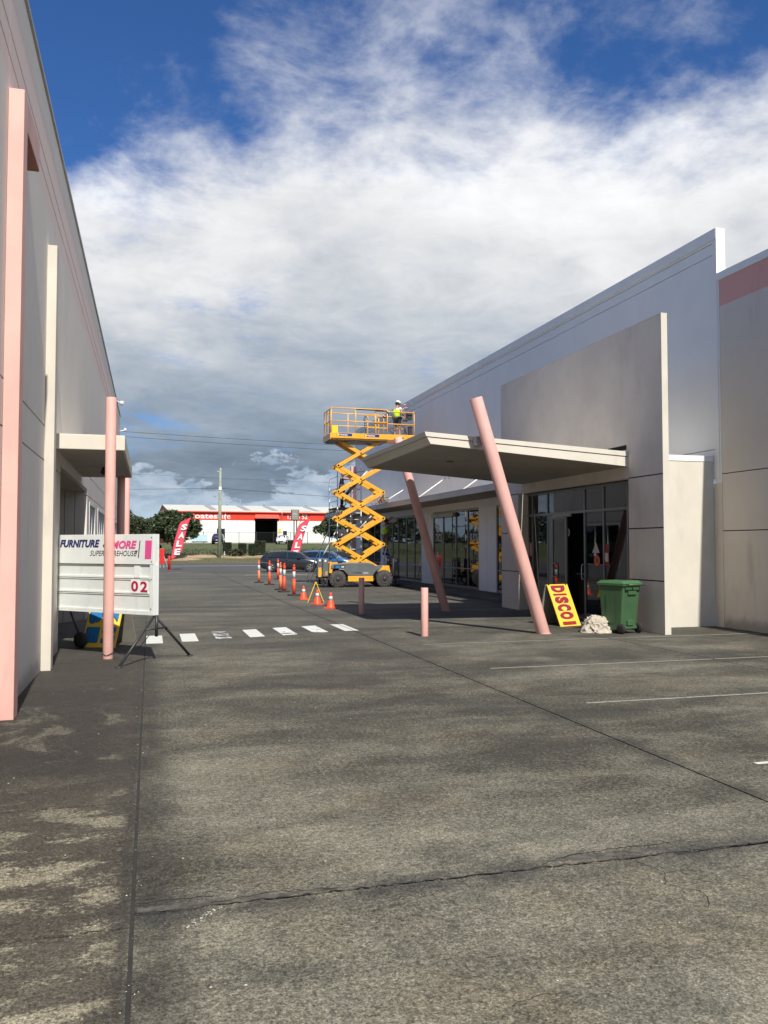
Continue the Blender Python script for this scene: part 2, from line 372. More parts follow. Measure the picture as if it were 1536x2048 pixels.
def text(s, m, parent, o, right, up, w, h, name='lettering', bold=.0, shear=0., ext=.002):
    cu = bpy.data.curves.new(name, 'FONT'); cu.body = s; cu.offset = bold; cu.shear = shear; cu.resolution_u = 3
    ob = bpy.data.objects.new('tmp', cu); C.objects.link(ob)
    me = bpy.data.meshes.new_from_object(ob.evaluated_get(bpy.context.evaluated_depsgraph_get())); bpy.data.objects.remove(ob)
    xs = [v.co.x for v in me.vertices]; ys = [v.co.y for v in me.vertices]
    x0, x1, y0, y1 = min(xs), max(xs), min(ys), max(ys)
    right = Vector(right).normalized(); up = Vector(up).normalized(); nrm = right.cross(up); o = Vector(o)
    for v in me.vertices:
        v.co = o + right * ((v.co.x - x0) / (x1 - x0) * w) + up * ((v.co.y - y0) / (y1 - y0) * h) + nrm * ext
    me.materials.clear(); me.materials.append(M[m])
    t = bpy.data.objects.new(name, me); C.objects.link(t); t.parent = parent; return t
# ================================================================== GROUND
box('yard_ground', 'joint', None, -30, 60, -25, 60.5, -.30, -.012)['kind'] = 'structure'
yard = bpy.data.objects['yard_ground']
def slab(x0, x1, y0, y1, jag=0):
    b = MB(); n = 28 if jag else 1; rnd = random.Random(int(x0 * 31 + y0 * 17))
    top = []; gap = .010
    for side in (0, 1):
        yy = y0 + gap if side == 0 else y1 - gap; j = (jag == 1 and side == 0) or (jag == 2 and side == 1)
        xs = [x0 + gap + (x1 - x0 - 2 * gap) * i / n for i in range(n + 1)]
        row = [(x, yy + (rnd.uniform(-.008, .006) if j and 0 < i < n else 0)) for i, x in enumerate(xs)]
        top += row if side == 0 else row[::-1]
    vs = [(x, y, 0) for x, y in top] + [(x, y, -.011) for x, y in top]; k = len(top)
    b.add(vs, [tuple(range(k))] + [(i, k + i, k + (i + 1) % k, (i + 1) % k) for i in range(k)])
    return b.build('concrete_slab', 'concrete', yard)
ysL = [-8, -4, -.2, 2.1, 4.08, 6.04, 9.45, 13.4, 17.2, 23, 30, 40, 50, 60]
for a, b_ in zip(ysL, ysL[1:]): slab(-6, -.06, a, b_)
ysM = [-8, -2, 4.22, 10.62, 17.2, 23.6, 30, 36.4, 42.8, 51, 60]
for a, b_ in zip(ysM, ysM[1:]): slab(-.06, 4.1, a, b_, 1 if a == 4.22 else (2 if b_ == 4.22 else 0))
ysR = [-8, -2, 4.22, 9.0, 14.18, 22.6, 30, 36.4, 42.8, 51, 60]
for a, b_ in zip(ysR, ysR[1:]):
    slab(4.1, 8.46, a, b_, 1 if a == 4.22 else (2 if b_ == 4.22 else 0)); slab(8.46, 14, a, b_)
for a, b_ in ((-8, 15), (15, 38), (38, 60)): slab(14, 40, a, b_); slab(-30, -6, a, b_)
# broken joint repair
rp = MB(); rnd = random.Random(3)
def ragged(xa, xb, yc, wfun, n=46):
    lo = []; hi = []
    for i in range(n + 1):
        x = xa + (xb - xa) * i / n; w = wfun(i / n)
        lo.append((x, yc(x) - w * rnd.uniform(.45, 1.1), .0008)); hi.append((x, yc(x) + w * rnd.uniform(.2, 1.3), .0008))
    k = n + 1; rp.add(lo + hi, [(i, i + 1, k + i + 1, k + i) for i in range(n)])
ragged(-.04, 1.0, lambda x: 4.26, lambda t: .040 * (1 - .6 * t))
ragged(2.15, 3.0, lambda x: 4.30 + .02 * (x - 2.1), lambda t: .045 * math.sin(math.pi * min(1, t * 1.02 + .02)) ** .5)
ragged(3.2, 4.08, lambda x: 4.25, lambda t: .018)
rp.build('joint_repair', 'mortar', yard)
ck = MB(); rnd = random.Random(9)
def crack(pts, w):
    out = []
    for (a, b_) in zip(pts, pts[1:]):
        n = max(2, int((Vector(b_) - Vector(a)).length / .035))
        for i in range(n): t = i / n; out.append((a[0] + (b_[0] - a[0]) * t + rnd.uniform(-.011, .011), a[1] + (b_[1] - a[1]) * t + rnd.uniform(-.011, .011)))
    out.append(pts[-1]); vs = []; fs = []
    for i, p in enumerate(out):
        q = out[min(i + 1, len(out) - 1)]; r = out[max(i - 1, 0)]; d = Vector((q[0] - r[0], q[1] - r[1])); d.normalize(); k = w * rnd.uniform(.35, 1.2)
        vs += [(p[0] - d.y * k, p[1] + d.x * k, .003), (p[0] + d.y * k, p[1] - d.x * k, .003)]
        if i: fs.append((2 * i - 2, 2 * i - 1, 2 * i + 1, 2 * i))
    ck.add(vs, fs)
crack([(-.04, 4.20), (.5, 4.225), (1.8, 4.225), (4.05, 4.225)], .006)
crack([(-.04, 4.34), (.35, 4.33)], .003); crack([(.3, 4.25), (.62, 4.30), (.95, 4.26)], .004); crack([(2.1, 4.27), (2.3, 4.34), (2.65, 4.37), (2.98, 4.37)], .005)
crack([(2.62, 4.18), (2.68, 3.98), (2.60, 3.85), (2.72, 3.7), (2.63, 3.55)], .0022); crack([(2.9, 4.2), (3.6, 4.23), (4.05, 4.21)], .007)
crack([(-.1, 4.09), (-.4, 4.07), (-.9, 4.04)], .002); crack([(1.35, 3.0), (1.5, 3.05), (1.75, 2.98)], .0016)
ck.build('crack', 'joint', yard)
# debris
db = MB(); rnd = random.Random(5)
for i in range(380):
    near = rnd.random(); y = 2.6 + 14 * near ** 1.6; x = rnd.uniform(-1.4, 4.5) if rnd.random() < .55 else rnd.uniform(-1.35, .5)
    if rnd.random() < .22: x = -.06 + rnd.gauss(0, .03)
    r = rnd.choice([.0015, .002, .003, .003, .004, .007]); a = rnd.uniform(0, 6.28)
    vs = [(x + r * rnd.uniform(.6, 1.5) * math.cos(a + k * 1.57), y + r * rnd.uniform(.6, 1.5) * math.sin(a + k * 1.57), .0007) for k in range(4)] + [(x, y, .001 + r * .45)]
    db.add(vs, [(0, 1, 4), (1, 2, 4), (2, 3, 4), (3, 0, 4)])
tag(db.build('paint_flakes', 'debris'), 'small pale paint flakes and grit scattered over the concrete', 'debris', kind='stuff')
gt = MB(); rnd = random.Random(8)
for i in range(46):      # crumbled mortar by the broken joint
    x = .28 + rnd.gauss(0, .06) ; y = 4.12 + (x - .28) * 1.1 + rnd.gauss(0, .03); r = rnd.uniform(.002, .006)
    vs = [(x + r * math.cos(k * 1.26 + i), y + r * math.sin(k * 1.26 + i), .0008) for k in range(5)] + [(x, y, r * .6)]
    gt.add(vs, [(k, (k + 1) % 5, 5) for k in range(5)])
tag(gt.build('mortar_crumbs', 'debris'), 'crumbled mortar lying at the left end of the broken concrete joint', 'rubble', kind='stuff')
# painted zebra bars and bay lines
def quad(name, m, pts, parent=yard, z=.004): return MB().add([(x, y, z) for x, y in pts], [(0, 1, 2, 3)]).build(name, m, parent)
def zbar(m, x0, x1, y0, y1, sk): quad('crossing_bar', m, [(x0, y0), (x1, y0 + sk), (x1, y1 + sk), (x0, y1)])
for m_, x0, x1, y0, y1, sk in (('paint', -.045, .25, 15.68, 17.05, 0), ('paint', .59, .89, 15.83, 17.26, .02), ('paintmore', 1.23, 1.53, 16.08, 17.5, .06), ('paint', 1.88, 2.18, 16.25, 17.72, .1), ('paintworn', 2.55, 2.86, 16.45, 17.98, .12), ('paintworn', 3.21, 3.54, 16.72, 18.17, .12), ('paint', 3.91, 4.092, 16.95, 18.46, .0)): zbar(m_, x0, x1, y0, y1, sk)
zbar('paint', 4.108, 4.21, 16.95, 18.46, 0)
for y in (5.72, 8.42, 11.17, 14.22):
    for a, b_ in ((4.72, 8.44), (8.48, 13.9)): quad('bay_line', 'lineworn' if y > 6 else 'paint', [(a, y), (b_, y), (b_, y + .055), (a, y + .055)])
quad('bay_line', 'lineworn', [(5.6, 51.3), (9.6, 51.3), (9.6, 51.9), (5.6, 51.9)])
# road, verge, hill
box('road', 'asphalt', None, -200, 220, 60.4, 90, -.3, -.004)['kind'] = 'structure'
ln = MB().add([(-150, 77.0, .0), (150, 77.0, .0), (150, 77.6, .0), (-150, 77.6, .0)], [(0, 1, 2, 3)]).build('road_edge_line', 'liner'); ln['kind'] = 'structure'
def hz(x, y):
    h = 0
    if y > 97.5: h = .72 * min(1, (y - 97.5) / 4.6) ** .8
    if y > 102.1: h = .72 + (min(y, 141) - 102.1) / 38.9 * 1.6
    return h + (.10 * math.sin(x * .9 + y * .4) * math.sin(x * .33) if 97 < y < 104 else 0)
tb = MB(); xs = [-900, -300, -120] + [-60 + 2.5 * i for i in range(57)] + [120, 300, 900]; yl = [90, 95, 97.4] + [98 + .6 * i for i in range(12)] + [106, 112, 120, 130, 141, 200, 500, 2500]
for y in yl:
    for x in xs: tb.v.append((x, y, hz(x, y) - (.002 if y < 97 else 0)))
nx = len(xs)
for j in range(len(yl) - 1):
    for i in range(nx - 1): tb.f.append((j * nx + i, j * nx + i + 1, (j + 1) * nx + i + 1, (j + 1) * nx + i)); tb.sm.append(True)
tag(tb.build('grass_bank_ground', 'grassland'), kind='structure')
box('surrounding_ground', 'grassland', None, -900, 900, -300, 60, -.6, -.302)['kind'] = 'structure'
def tufts(name, label, region, n, h, m, seed):
    b = MB(); rnd = random.Random(seed)
    for i in range(n):
        x = rnd.uniform(*region[0]); y = rnd.uniform(*region[1]); z = hz(x, y) if y > 90 else 0; a = rnd.uniform(0, 6.3); w = rnd.uniform(.02, .06) * h * 6; hh = h * rnd.uniform(.5, 1.4)
        b.add([(x - w * math.cos(a), y - w * math.sin(a), z - .01), (x + w * math.cos(a), y + w * math.sin(a), z - .01), (x + rnd.uniform(-.3, .3) * hh, y + rnd.uniform(-.3, .3) * hh, z + hh)], [(0, 1, 2)])
    return tag(b.build(name, m), label, 'grass', kind='stuff')
tufts('grass', 'rough grass along the top of the roadside bank', ((-12, 45), (102, 118)), 5000, .20, 'leafmid', 1)
tufts('verge_grass', 'dry low grass along the far edge of the road', ((-25, 45), (91, 99)), 3500, .12, 'grassland', 2)
# ================================================================== LEFT BUILDING
LB = thing('warehouse', 'long grey rendered building on the left with faded pink stripe and pink and cream piers', 'building', (-1.46, 0, 0))
def lw(z0, z1, y0, y1): box('wall_panel', 'leftwall', LB, -.22, 0, y0 + .008, y1 - .008, z0, z1, .004)
box('backing_wall', 'joint', LB, -.30, -.22, -12, 14.95, 0, 8.04); box('backing_wall', 'joint', LB, -.30, -.22, 14.95, 42.4, 3.12, 8.04)
Yb = [-12, -4, 3.2, 9.2, 14.95, 21.19, 28.2, 35.3, 42.4]
for a, b_ in zip(Yb, Yb[1:]):
    lw(7.145, 8.04, a, b_); lw(6.875, 7.12, a, b_); lw(3.475, 6.85, a, b_)
    if a == 14.95: lw(3.12, 3.455, a, b_)
    else: lw(2.985, 3.455, a, b_)
for a, b_ in zip(Yb[:4], Yb[1:5]): lw(0, 2.965, a, b_)
# window wall beyond the recess: solid pieces around openings
wins = [(21.95, 24.2), (25.4, 31.0), (35.6, 40.4)]
prev = 21.19
for a, b_ in wins + [(42.4, 42.4)]:
    if a > prev: box('wall_panel', 'leftwall', LB, -.22, 0, prev, a, 0, 2.965, .004)
    if b_ > a:
        box('wall_panel', 'leftwall', LB, -.22, 0, a, b_, 0, .8); box('wall_panel', 'leftwall', LB, -.22, 0, a, b_, 2.86, 2.965)
        w = MB().box(-.10, .012, a, a + .07, .8, 2.86).box(-.10, .012, b_ - .07, b_, .8, 2.86).box(-.10, .012, a + .07, b_ - .07, 2.79, 2.86).box(-.10, .03, a + .07, b_ - .07, .8, .87)
        n = int((b_ - a) / 1.1)
        for k in range(1, n): yy = a + (b_ - a) * k / n; w.box(-.09, .0, yy - .025, yy + .025, .87, 2.79)
        w = w.build('window', 'whiteframe', LB)
        for k in range(n):
            y0 = a + (b_ - a) * k / n + .03; y1 = a + (b_ - a) * (k + 1) / n - .03; box('pane', 'glassdark', w, -.06, -.05, y0, y1, .87, 2.79)
        box('blind', 'whiteframe', w, -.20, -.18, a + (b_ - a) * .35, a + (b_ - a) * .5, .9, 2.79)
    prev = b_
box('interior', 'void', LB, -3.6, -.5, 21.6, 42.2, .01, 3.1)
box('end_wall', 'leftwall', LB, -14, -.31, 42.2, 42.38, 0, 8.0)
# recess with vertical cladding
pts = [Vector((-.06, 21.15)), Vector((-1.25, 19.4))]
dv = (pts[1] - pts[0]); L = dv.length; dv.normalize(); nv = Vector((-dv.y, dv.x))
k = 0; t = 0
while t < L - .02:
    a = pts[0] + dv * t; b_ = pts[0] + dv * min(L, t + .33)
    MB().hexa([(a.x, a.y, 0), (b_.x, b_.y, 0), (b_.x - nv.x * .05, b_.y - nv.y * .05, 0), (a.x - nv.x * .05, a.y - nv.y * .05, 0)], [(a.x, a.y, 3.1), (b_.x, b_.y, 3.1), (b_.x - nv.x * .05, b_.y - nv.y * .05, 3.1), (a.x - nv.x * .05, a.y - nv.y * .05, 3.1)]).build('cladding_board', 'clad', LB)
    t += .35
box('recess_wall', 'clad', LB, -1.5, -1.3, 14.95, 19.5, 0, 3.1); box('recess_wall', 'clad', LB, -1.5, -.25, 14.80, 14.93, 0, 3.1)
box('recess_ceiling', 'soffit', LB, -1.5, -.02, 14.96, 21.17, 3.06, 3.115)
box('parapet_cap', 'flash', LB, -.34, .03, -12, 42.44, 8.045, 8.10)
# piers and hood on the wall
box('pink_pier', 'pink', LB, .001, .155, 9.19, 9.45, 0, 6.5, .006)
box('pink_hood', 'pinkdark', LB, .001, .155, 9.455, 10.42, 6.185, 6.5, .004); box('hood_soffit', 'pinkshade', LB, .003, .153, 9.46, 10.415, 6.165, 6.184)  # hood side and underside hold their shade as darker reds than the pier
box('cream_pier', 'cream_side', LB, .001, .135, 12.65, 12.90, 0, 6.07, .008)
sp = MB().lathe([(.03, 0), (.09, .05), (.10, .16), (.06, .2)], 12, (.16, 36.8, 7.82), (1, -.6, -.2)); sp.cyl((0, 37, 7.95), (.17, 36.9, 7.86), .015)
sp.build('floodlight', 'lamp', LB)
MB().cyl((0, 42, 7.3), (.25, 42, 7.35), .03).lathe([(.02, 0), (.07, .04), (.05, .15)], 10, (.25, 42, 7.3)).build('floodlight', 'lamp', LB)
# canopy, posts
cn = thing('door_canopy', 'cream slab canopy jutting from the left building above the recessed entrance', 'canopy', (-1.46, 13.9, 3.28))
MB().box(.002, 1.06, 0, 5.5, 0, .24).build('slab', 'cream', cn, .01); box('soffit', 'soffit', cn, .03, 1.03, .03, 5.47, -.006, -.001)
MB().cyl((.6, 3.1, -.02), (.6, 3.0, -.10), .05, .07, 10).cyl((.72, 3.1, -.02), (.75, 2.95, -.10), .04, .06, 10).build('spotlight', 'black', cn)
po = thing('pink_post', 'tall pink round post in front of the left canopy with a chain round its foot', 'post', (-.61, 13.78, 0))
MB().cyl((0, 0, 0), (0, 0, 4.1), .08, .08, 28).build('shaft', 'pink', po, .004)
MB().cyl((0, 0, 2.18), (0, 0, 2.186), .0813, .0813, 28).build('collar', 'pinkdark', po)
for yy, lab in ((19.2, 'pink round post in the shade under the far edge of the left canopy'), (23.7, 'sunlit pink round post farther back, beyond the left canopy')):
    p2 = thing('pink_post', lab, 'post', (-.62, yy, 0)); hh_ = 3.27 if yy < 20 else 3.9
    MB().cyl((0, 0, 0), (0, 0, hh_), .082, .082, 24).build('shaft', 'pink', p2, .004); MB().cyl((0, 0, 0), (0, 0, .01), .11, .11, 16).build('base_ring', 'pinkdark', p2)
# ================================================================== RIGHT MAIN BUILDING
RB = thing('shop_building', 'long pale grey freshly painted parapet building on the right with shopfronts', 'building', (12, 0, 0))
box('backing_wall', 'joint', RB, .05, .22, -12, 15.5, 0, 7.7); box('backing_wall', 'joint', RB, .05, .2, 15.57, 49.1, 3.3, 8.76)
def rp_(m, y0, y1, z0, z1): box('wall_panel', m, RB, 0, .05, y0 + .006, y1 - .006, z0, z1, .003)
for a, b_ in ((-12, -5), (-5, 2), (2, 9), (9, 15.5)):
    rp_('rightold', a, b_, 3.345, 7.60); rp_('rightold', a, b_, 2.10, 3.325); rp_('rightold', a, b_, 0, 2.08)
Yj = [15.57, 21.84, 28.67, 35.1, 42, 49.1]
for a, b_ in zip(Yj, Yj[1:]):
    rp_('newpaint', a, b_, 8.505, 8.56); rp_('newpaint', a, b_, 8.245, 8.49); rp_('newpaint', a, b_, 3.9, 8.23)
for a, b_ in zip(Yj, Yj[1:]): rp_('newpaint', a, b_, 3.24, 3.885)
for y in Yj[1:-1]: box('joint_strip', 'newtrim', RB, -.006, .0, y - .02, y + .02, 3.9, 8.5)
for y in (18.8, 25.2, 31.9): box('joint_strip', 'newtrim', RB, -.006, .0, y - .015, y + .015, 8.25, 8.5)
for y in (35.3,): box('joint_strip', 'newtrim', RB, -.006, .0, y - .02, y + .02, 3.9, 8.5)
box('parapet_cap', 'newpaint', RB, -.035, .205, 15.55, 49.14, 8.565, 8.80, .004)
box('parapet_end', 'newtrim', RB, -.03, .20, 15.535, 15.56, 7.78, 8.80)
box('wall_panel', 'cream', RB, .0, .2, 15.503, 15.778, 0, 3.14); box('wall_panel', 'newpaint', RB, .0, .2, 15.503, 15.566, 3.143, 7.60); box('corner_strip', 'newpaint', RB, -.014, -.001, 15.56, 15.70, 3.15, 8.56)
box('parapet_cap', 'newpaint', RB, -.035, .205, -12, 15.53, 7.605, 7.77, .004)
box('end_wall', 'pink', RB, .01, 18, 49.12, 49.3, 0, 8.7)
box('end_pier', 'pink', RB, -.30, -.0, 49.12, 49.35, 0, 6.6, .01)
# piers at shop level
for y0, y1 in ((27.82, 28.66), (28.68, 29.46), (34.78, 35.6), (35.62, 36.37), (42.3, 43.4), (47.5, 49.1)): box('pier_panel', 'newpaint', RB, -.02, .05, y0, y1, .1, 3.235, .004)
def shop(y0, y1, muls, header=None, name='shopfront', handle=None):
    f = MB().box(-.01, .07, y0, y0 + .06, .1, 3.235).box(-.01, .07, y1 - .06, y1, .1, 3.235).box(-.01, .07, y0 + .06, y1 - .06, 3.16, 3.235).box(-.01, .07, y0 + .06, y1 - .06, .1, .20)
    for y in muls: f.box(-.01, .07, y - .03, y + .03, .20, 3.16)
    f = f.build(name, 'alu', RB)
    e = [y0] + muls + [y1]
    for a, b_ in zip(e, e[1:]):
        box('pane', 'glass', f, .02, .03, a + .03, b_ - .03, .2, 3.16)
        box('door_rail', 'alu', f, .0, .045, a + .03, b_ - .03, .86, .90)
    if header: box('door_operator', 'flash', f, -.13, -.011, header[0], header[1], 2.98, 3.14, .004)
    if handle: MB().tube([(-.02, handle, .95), (-.08, handle, .98), (-.08, handle, 1.35), (-.02, handle, 1.38)], .014).build('handle', 'alu', f)
    return f
shop(24.6, 27.8, [26.2], handle=27.2); sf = shop(29.48, 34.76, [30.63, 31.95, 33.48], (32.0, 34.7)); shop(36.4, 42.28, [37.5, 38.77, 40.17, 41.2], (40.0, 42.2)); shop(43.42, 47.48, [44.7, 46.1])
# shop interior: back wall, floor and racks showing dimly through the glass
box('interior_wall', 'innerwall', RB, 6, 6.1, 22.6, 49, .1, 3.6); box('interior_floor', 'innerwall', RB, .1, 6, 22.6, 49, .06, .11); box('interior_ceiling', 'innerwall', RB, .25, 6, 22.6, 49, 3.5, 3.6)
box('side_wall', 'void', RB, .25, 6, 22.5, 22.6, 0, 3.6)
for yy, c in ((30.0, 'redflag'), (31.2, 'paper'), (33.8, 'redflag'), (38.2, 'paper'), (39.6, 'leafmid'), (41, 'red'), (44.2, 'boardblue'), (45.6, 'paper')):
    rk = thing('display_rack', {'redflag': 'display rack with red goods', 'paper': 'display rack with pale goods', 'leafmid': 'display rack with green goods', 'red': 'display rack with bright red boxes', 'boardblue': 'display rack with blue boxes'}[c] + {30.0: ' at the right end of the middle shop window', 31.2: ' behind the middle shop window', 33.8: ' at the left end of the middle shop window', 38.2: ' behind the second shop window', 39.6: ' behind the worker on the ladder', 41: ' behind the ladder in the far shop window', 44.2: ' in the farthest shop window', 45.6: ' in the farthest window corner'}[yy], 'rack', (12.9, yy, .11))
    MB().box(-.25, -.22, -.45, -.42, 0, 1.9).box(.22, .25, -.45, -.42, 0, 1.9).box(-.25, -.22, .42, .45, 0, 1.9).box(.22, .25, .42, .45, 0, 1.9).build('frame', 'galv', rk)
    for z in (.25, .8, 1.35, 1.85):
        box('shelf', 'galv', rk, -.25, .25, -.45, .45, z, z + .03)
        b = MB()
        for q in range(5): w = random.uniform(.1, .16); b.box(-.2, .1, -.42 + q * .17, -.42 + q * .17 + w, z + .03, z + .03 + random.uniform(.15, .38))
        b.build('goods', c, rk)
for zz, s_ in ((2.35, 'e'), (1.95, 'TROS'), (1.2, 'A')):
    text(s_, 'paper', sf, (.012, 34.45, zz), (0, -1, 0), (0, 0, 1), .75 if len(s_) > 1 else .4, .36, 'window_lettering', .02, 0, 0)
text('SUDS', 'paper', sf, (.012, 30.45, 1.95), (0, -1, 0), (0, 0, 1), .8, .30, 'window_lettering', .02, 0, 0)
# footpath
kf = box('footpath', 'concrete', None, 10.75, 11.999, 22.5, 50, 0, .10, .012); kf['kind'] = 'structure'
box('kerb', 'concrete', None, 10.60, 10.745, 22.5, 50, 0, .085, .015)['kind'] = 'structure'
# long awning
aw = thing('long_awning', 'long flat grey awning over the shopfronts of the right building', 'awning', (10.4, 22.47, 3.52))
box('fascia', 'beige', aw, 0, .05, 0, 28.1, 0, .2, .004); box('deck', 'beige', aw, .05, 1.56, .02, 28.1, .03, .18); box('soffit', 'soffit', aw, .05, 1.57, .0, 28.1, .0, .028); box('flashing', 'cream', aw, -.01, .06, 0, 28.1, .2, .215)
for a, b_ in (((10.6, 38.9, 3.72), (11.97, 38.4, 4.62)), ((10.6, 32.84, 3.72), (11.97, 32.84, 4.68)), ((10.6, 27.7, 3.72), (11.97, 27.7, 4.66)), ((10.6, 44.6, 3.72), (11.97, 44.6, 4.66))):
    a = (a[0] - 10.4, a[1] - 22.47, a[2] - 3.52); b_ = (b_[0] - 10.4, b_[1] - 22.47, b_[2] - 3.52)
    MB().cyl(a, b_, .026, .026, 10).box(b_[0] - .08, b_[0], b_[1] - .08, b_[1] + .08, b_[2] - .12, b_[2] + .12).build('tie_rod', 'white', aw)
# ================================================================== ENTRY BLOCK
EB = thing('entry_block', 'low cream block joining the tall beige blade wall to the painted wall', 'building', (9.98, 15.78, 0))
MB().hexa([(.001, 0, 0), (2.018, 0, 0), (2.018, 6.6, 0), (.001, 6.6, 0)], [(.001, 0, 3.80), (2.018, 0, 3.68), (2.018, 6.6, 3.68), (.001, 6.6, 3.80)])
box('front_wall', 'cream', EB, .001, 2.018, 0, .15, 0, 3.62, .004)
box('top_trim', 'newtrim', EB, .001, 2.015, -.012, .15, 3.622, 3.75, .004); box('roof', 'newtrim', EB, .15, 1.96, .16, 6.6, 3.5, 3.70)
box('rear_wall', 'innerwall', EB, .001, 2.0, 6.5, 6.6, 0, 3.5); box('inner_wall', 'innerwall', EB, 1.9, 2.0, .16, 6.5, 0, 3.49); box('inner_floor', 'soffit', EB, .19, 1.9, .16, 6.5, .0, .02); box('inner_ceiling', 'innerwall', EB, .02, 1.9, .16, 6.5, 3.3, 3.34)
BW = thing('blade_wall', 'tall beige free standing blade wall with sunlit cream end and dark glazed entrance', 'wall', (9.84, 14.5, 0))
box('core', 'cream', BW, .012, .14, 0, 1.25, 0, 3.20); box('core', 'cream', BW, .012, .14, 6.8, 7.95, 0, 3.20)
for z0, z1 in ((1.045, 1.07), (2.115, 2.14), (3.195, 3.22)):
    for y0, y1 in ((0, 1.25), (6.8, 7.95)): box('groove', 'joint', BW, .007, .0118, y0, y1, z0, z1)
def bp(y0, y1, z0, z1): box('wall_panel', 'beige', BW, 0, .0115, y0, y1, z0, z1, .003)
for z0, z1 in ((0, 1.045), (1.07, 2.115), (2.14, 3.195)): bp(.0, 1.25, z0, z1); bp(6.8, 7.95, z0, z1)
box('wall_panel', 'beige', BW, 0, .0115, 0, 7.95, 3.22, 6.43); box('upper_core', 'cream', BW, .012, .14, 0, 7.95, 3.2, 6.43)
box('end_face', 'cream', BW, .0, .14, -.012, -.001, 0, 6.43, .004); box('top_cap', 'cream', BW, -.003, .145, -.012, 7.95, 6.431, 6.45)
box('jamb', 'beige', BW, .141, .36, 6.802, 7.0, 0, 3.2); box('jamb', 'beige', BW, .141, .30, 1.05, 1.248, 0, 3.2)
# entrance glazing
ge = thing('glazed_entrance', 'dark aluminium framed glazed entrance under the tilted canopy', 'shopfront', (10.15, 15.77, 0))
f = MB(); Z0, Z1, ZT = .05, 3.2, 2.6
vy = [0, .48, 1.5, 2.38, 4.33, 5.23, 6.05]
for y in vy[1:]: f.box(-.03, .03, y - .028, y + .028, Z0, Z1)
for a, b_ in zip(vy, vy[1:]):
    f.box(-.03, .03, a + .028, b_ - .028, Z1 - .06, Z1); f.box(-.03, .03, a + .028, b_ - .028, ZT - .03, ZT + .03)
    if not (a == 2.38): f.box(-.03, .03, a + .028, b_ - .028, Z0, Z0 + .09)
f.build('frame', 'alu', ge)
for a, b_ in zip(vy, vy[1:]):
    box('pane', 'glassdark', ge, -.004, .004, a + .028, b_ - .028, ZT + .03, Z1 - .06)
    if a != 2.38: box('pane', 'glassdark', ge, -.004, .004, a + .028, b_ - .028, Z0 + .09, ZT - .03)
dr = MB().box(-.02, .02, 4.05, 4.30, .05, 2.56).box(-.02, .02, 3.30, 3.38, .05, 2.56).box(-.02, .02, 3.38, 4.05, .05, .2).box(-.02, .02, 3.38, 4.05, 2.46, 2.56).build('door', 'alu', ge)
box('pane', 'glassdark', dr, -.004, .004, 3.38, 4.05, .2, 2.46)
MB().tube([(-.02, 3.95, .95), (-.09, 3.95, .98), (-.09, 3.95, 1.30), (-.02, 3.95, 1.33)], .013).build('handle', 'galv', dr)
box('door_closer', 'flash', ge, -.07, -.031, 3.0, 3.95, 2.50, 2.58)
MB().tube([(-.03, 2.42, .95), (-.09, 2.42, .98), (-.09, 2.42, 1.30), (-.03, 2.42, 1.33)], .013).build('handle', 'galv', ge)
text('too', 'paper', dr, (.03, 3.72, 2.0), (0, -1, 0), (0, 0, 1), .5, .26, 'door_lettering', .03, 0, 0)
MB().add([(-.006, 2.05, 1.60), (-.006, 1.72, 1.60), (-.006, 1.885, 1.86)], [(0, 1, 2)]).build('triangle_sticker', 'paper', ge)
MB().cyl((-.005, 1.84, 1.42), (-.008, 1.84, 1.42), .13, .13, 24).build('round_sticker', 'orange', ge); MB().cyl((-.008, 1.84, 1.42), (-.010, 1.84, 1.42), .07, .07, 20).build('round_sticker_centre', 'brown', ge)
st = MB().box(-.007, -.005, 1.31, 1.56, 1.30, 1.80).build('notice', 'boardred', ge); box('notice_paper', 'paper', ge, -.010, -.0075, 1.335, 1.535, 1.40, 1.60)
box('posted_notice', 'paper', ge, -.0065, -.0045, 5.52, 5.72, 1.55, 2.0); box('posted_notice', 'palepink', ge, -.0065, -.0045, 5.3, 5.48, 1.5, 1.85)
# counter inside
ct = thing('shop_counter', 'counter with papers standing inside the open entrance', 'counter', (11.2, 18.9, .02))
box('body', 'brown', ct, -.4, .4, -.8, .8, 0, 1.0); box('top', 'paper', ct, -.45, .45, -.85, .85, 1.0, 1.04); box('screen', 'paper', ct, -.1, -.07, -.2, .25, 1.05, 1.4)
box('post', 'palepink', ct, .3, .42, .9, 1.2, 0, 2.3)
# tilted canopy
tc = thing('entrance_canopy', 'tilted cream canopy slab over the entrance, rising away from the blade wall', 'canopy', (5.3, 15.75, 0))
def cz(x, top): return (4.04 - .26 * x / 4.54) if top else (3.80 - .34 * (x - .08) / 4.46)
x1 = 4.538
MB().hexa([(.08, 0, cz(.08, 0)), (x1, 0, cz(x1, 0)), (x1, 5.3, cz(x1, 0)), (.16, 5.3, cz(.16, 0))], [(.0, 0, cz(0, 1) - .10), (x1, 0, cz(x1, 1) - .11), (x1, 5.15, cz(x1, 1) - .11), (.0, 5.15, cz(0, 1) - .10)]).build('lower_fascia', 'cream', tc, .005)
MB().hexa([(-.02, -.02, cz(0, 1) - .092), (x1, -.02, cz(x1, 1) - .102), (x1, 5.17, cz(x1, 1) - .102), (-.02, 5.17, cz(0, 1) - .092)], [(-.05, -.02, cz(0, 1)), (x1, -.02, cz(x1, 1)), (x1, 5.17, cz(x1, 1)), (-.05, 5.17, cz(0, 1))]).build('upper_fascia', 'cream', tc, .004)
e = .002
MB().add([(.13, .04, cz(.13, 0) - e), (x1, .04, cz(x1, 0) - e), (x1, 5.26, cz(x1, 0) - e), (.2, 5.26, cz(.2, 0) - e)], [(0, 1, 2, 3)]).build('soffit', 'soffit', tc)
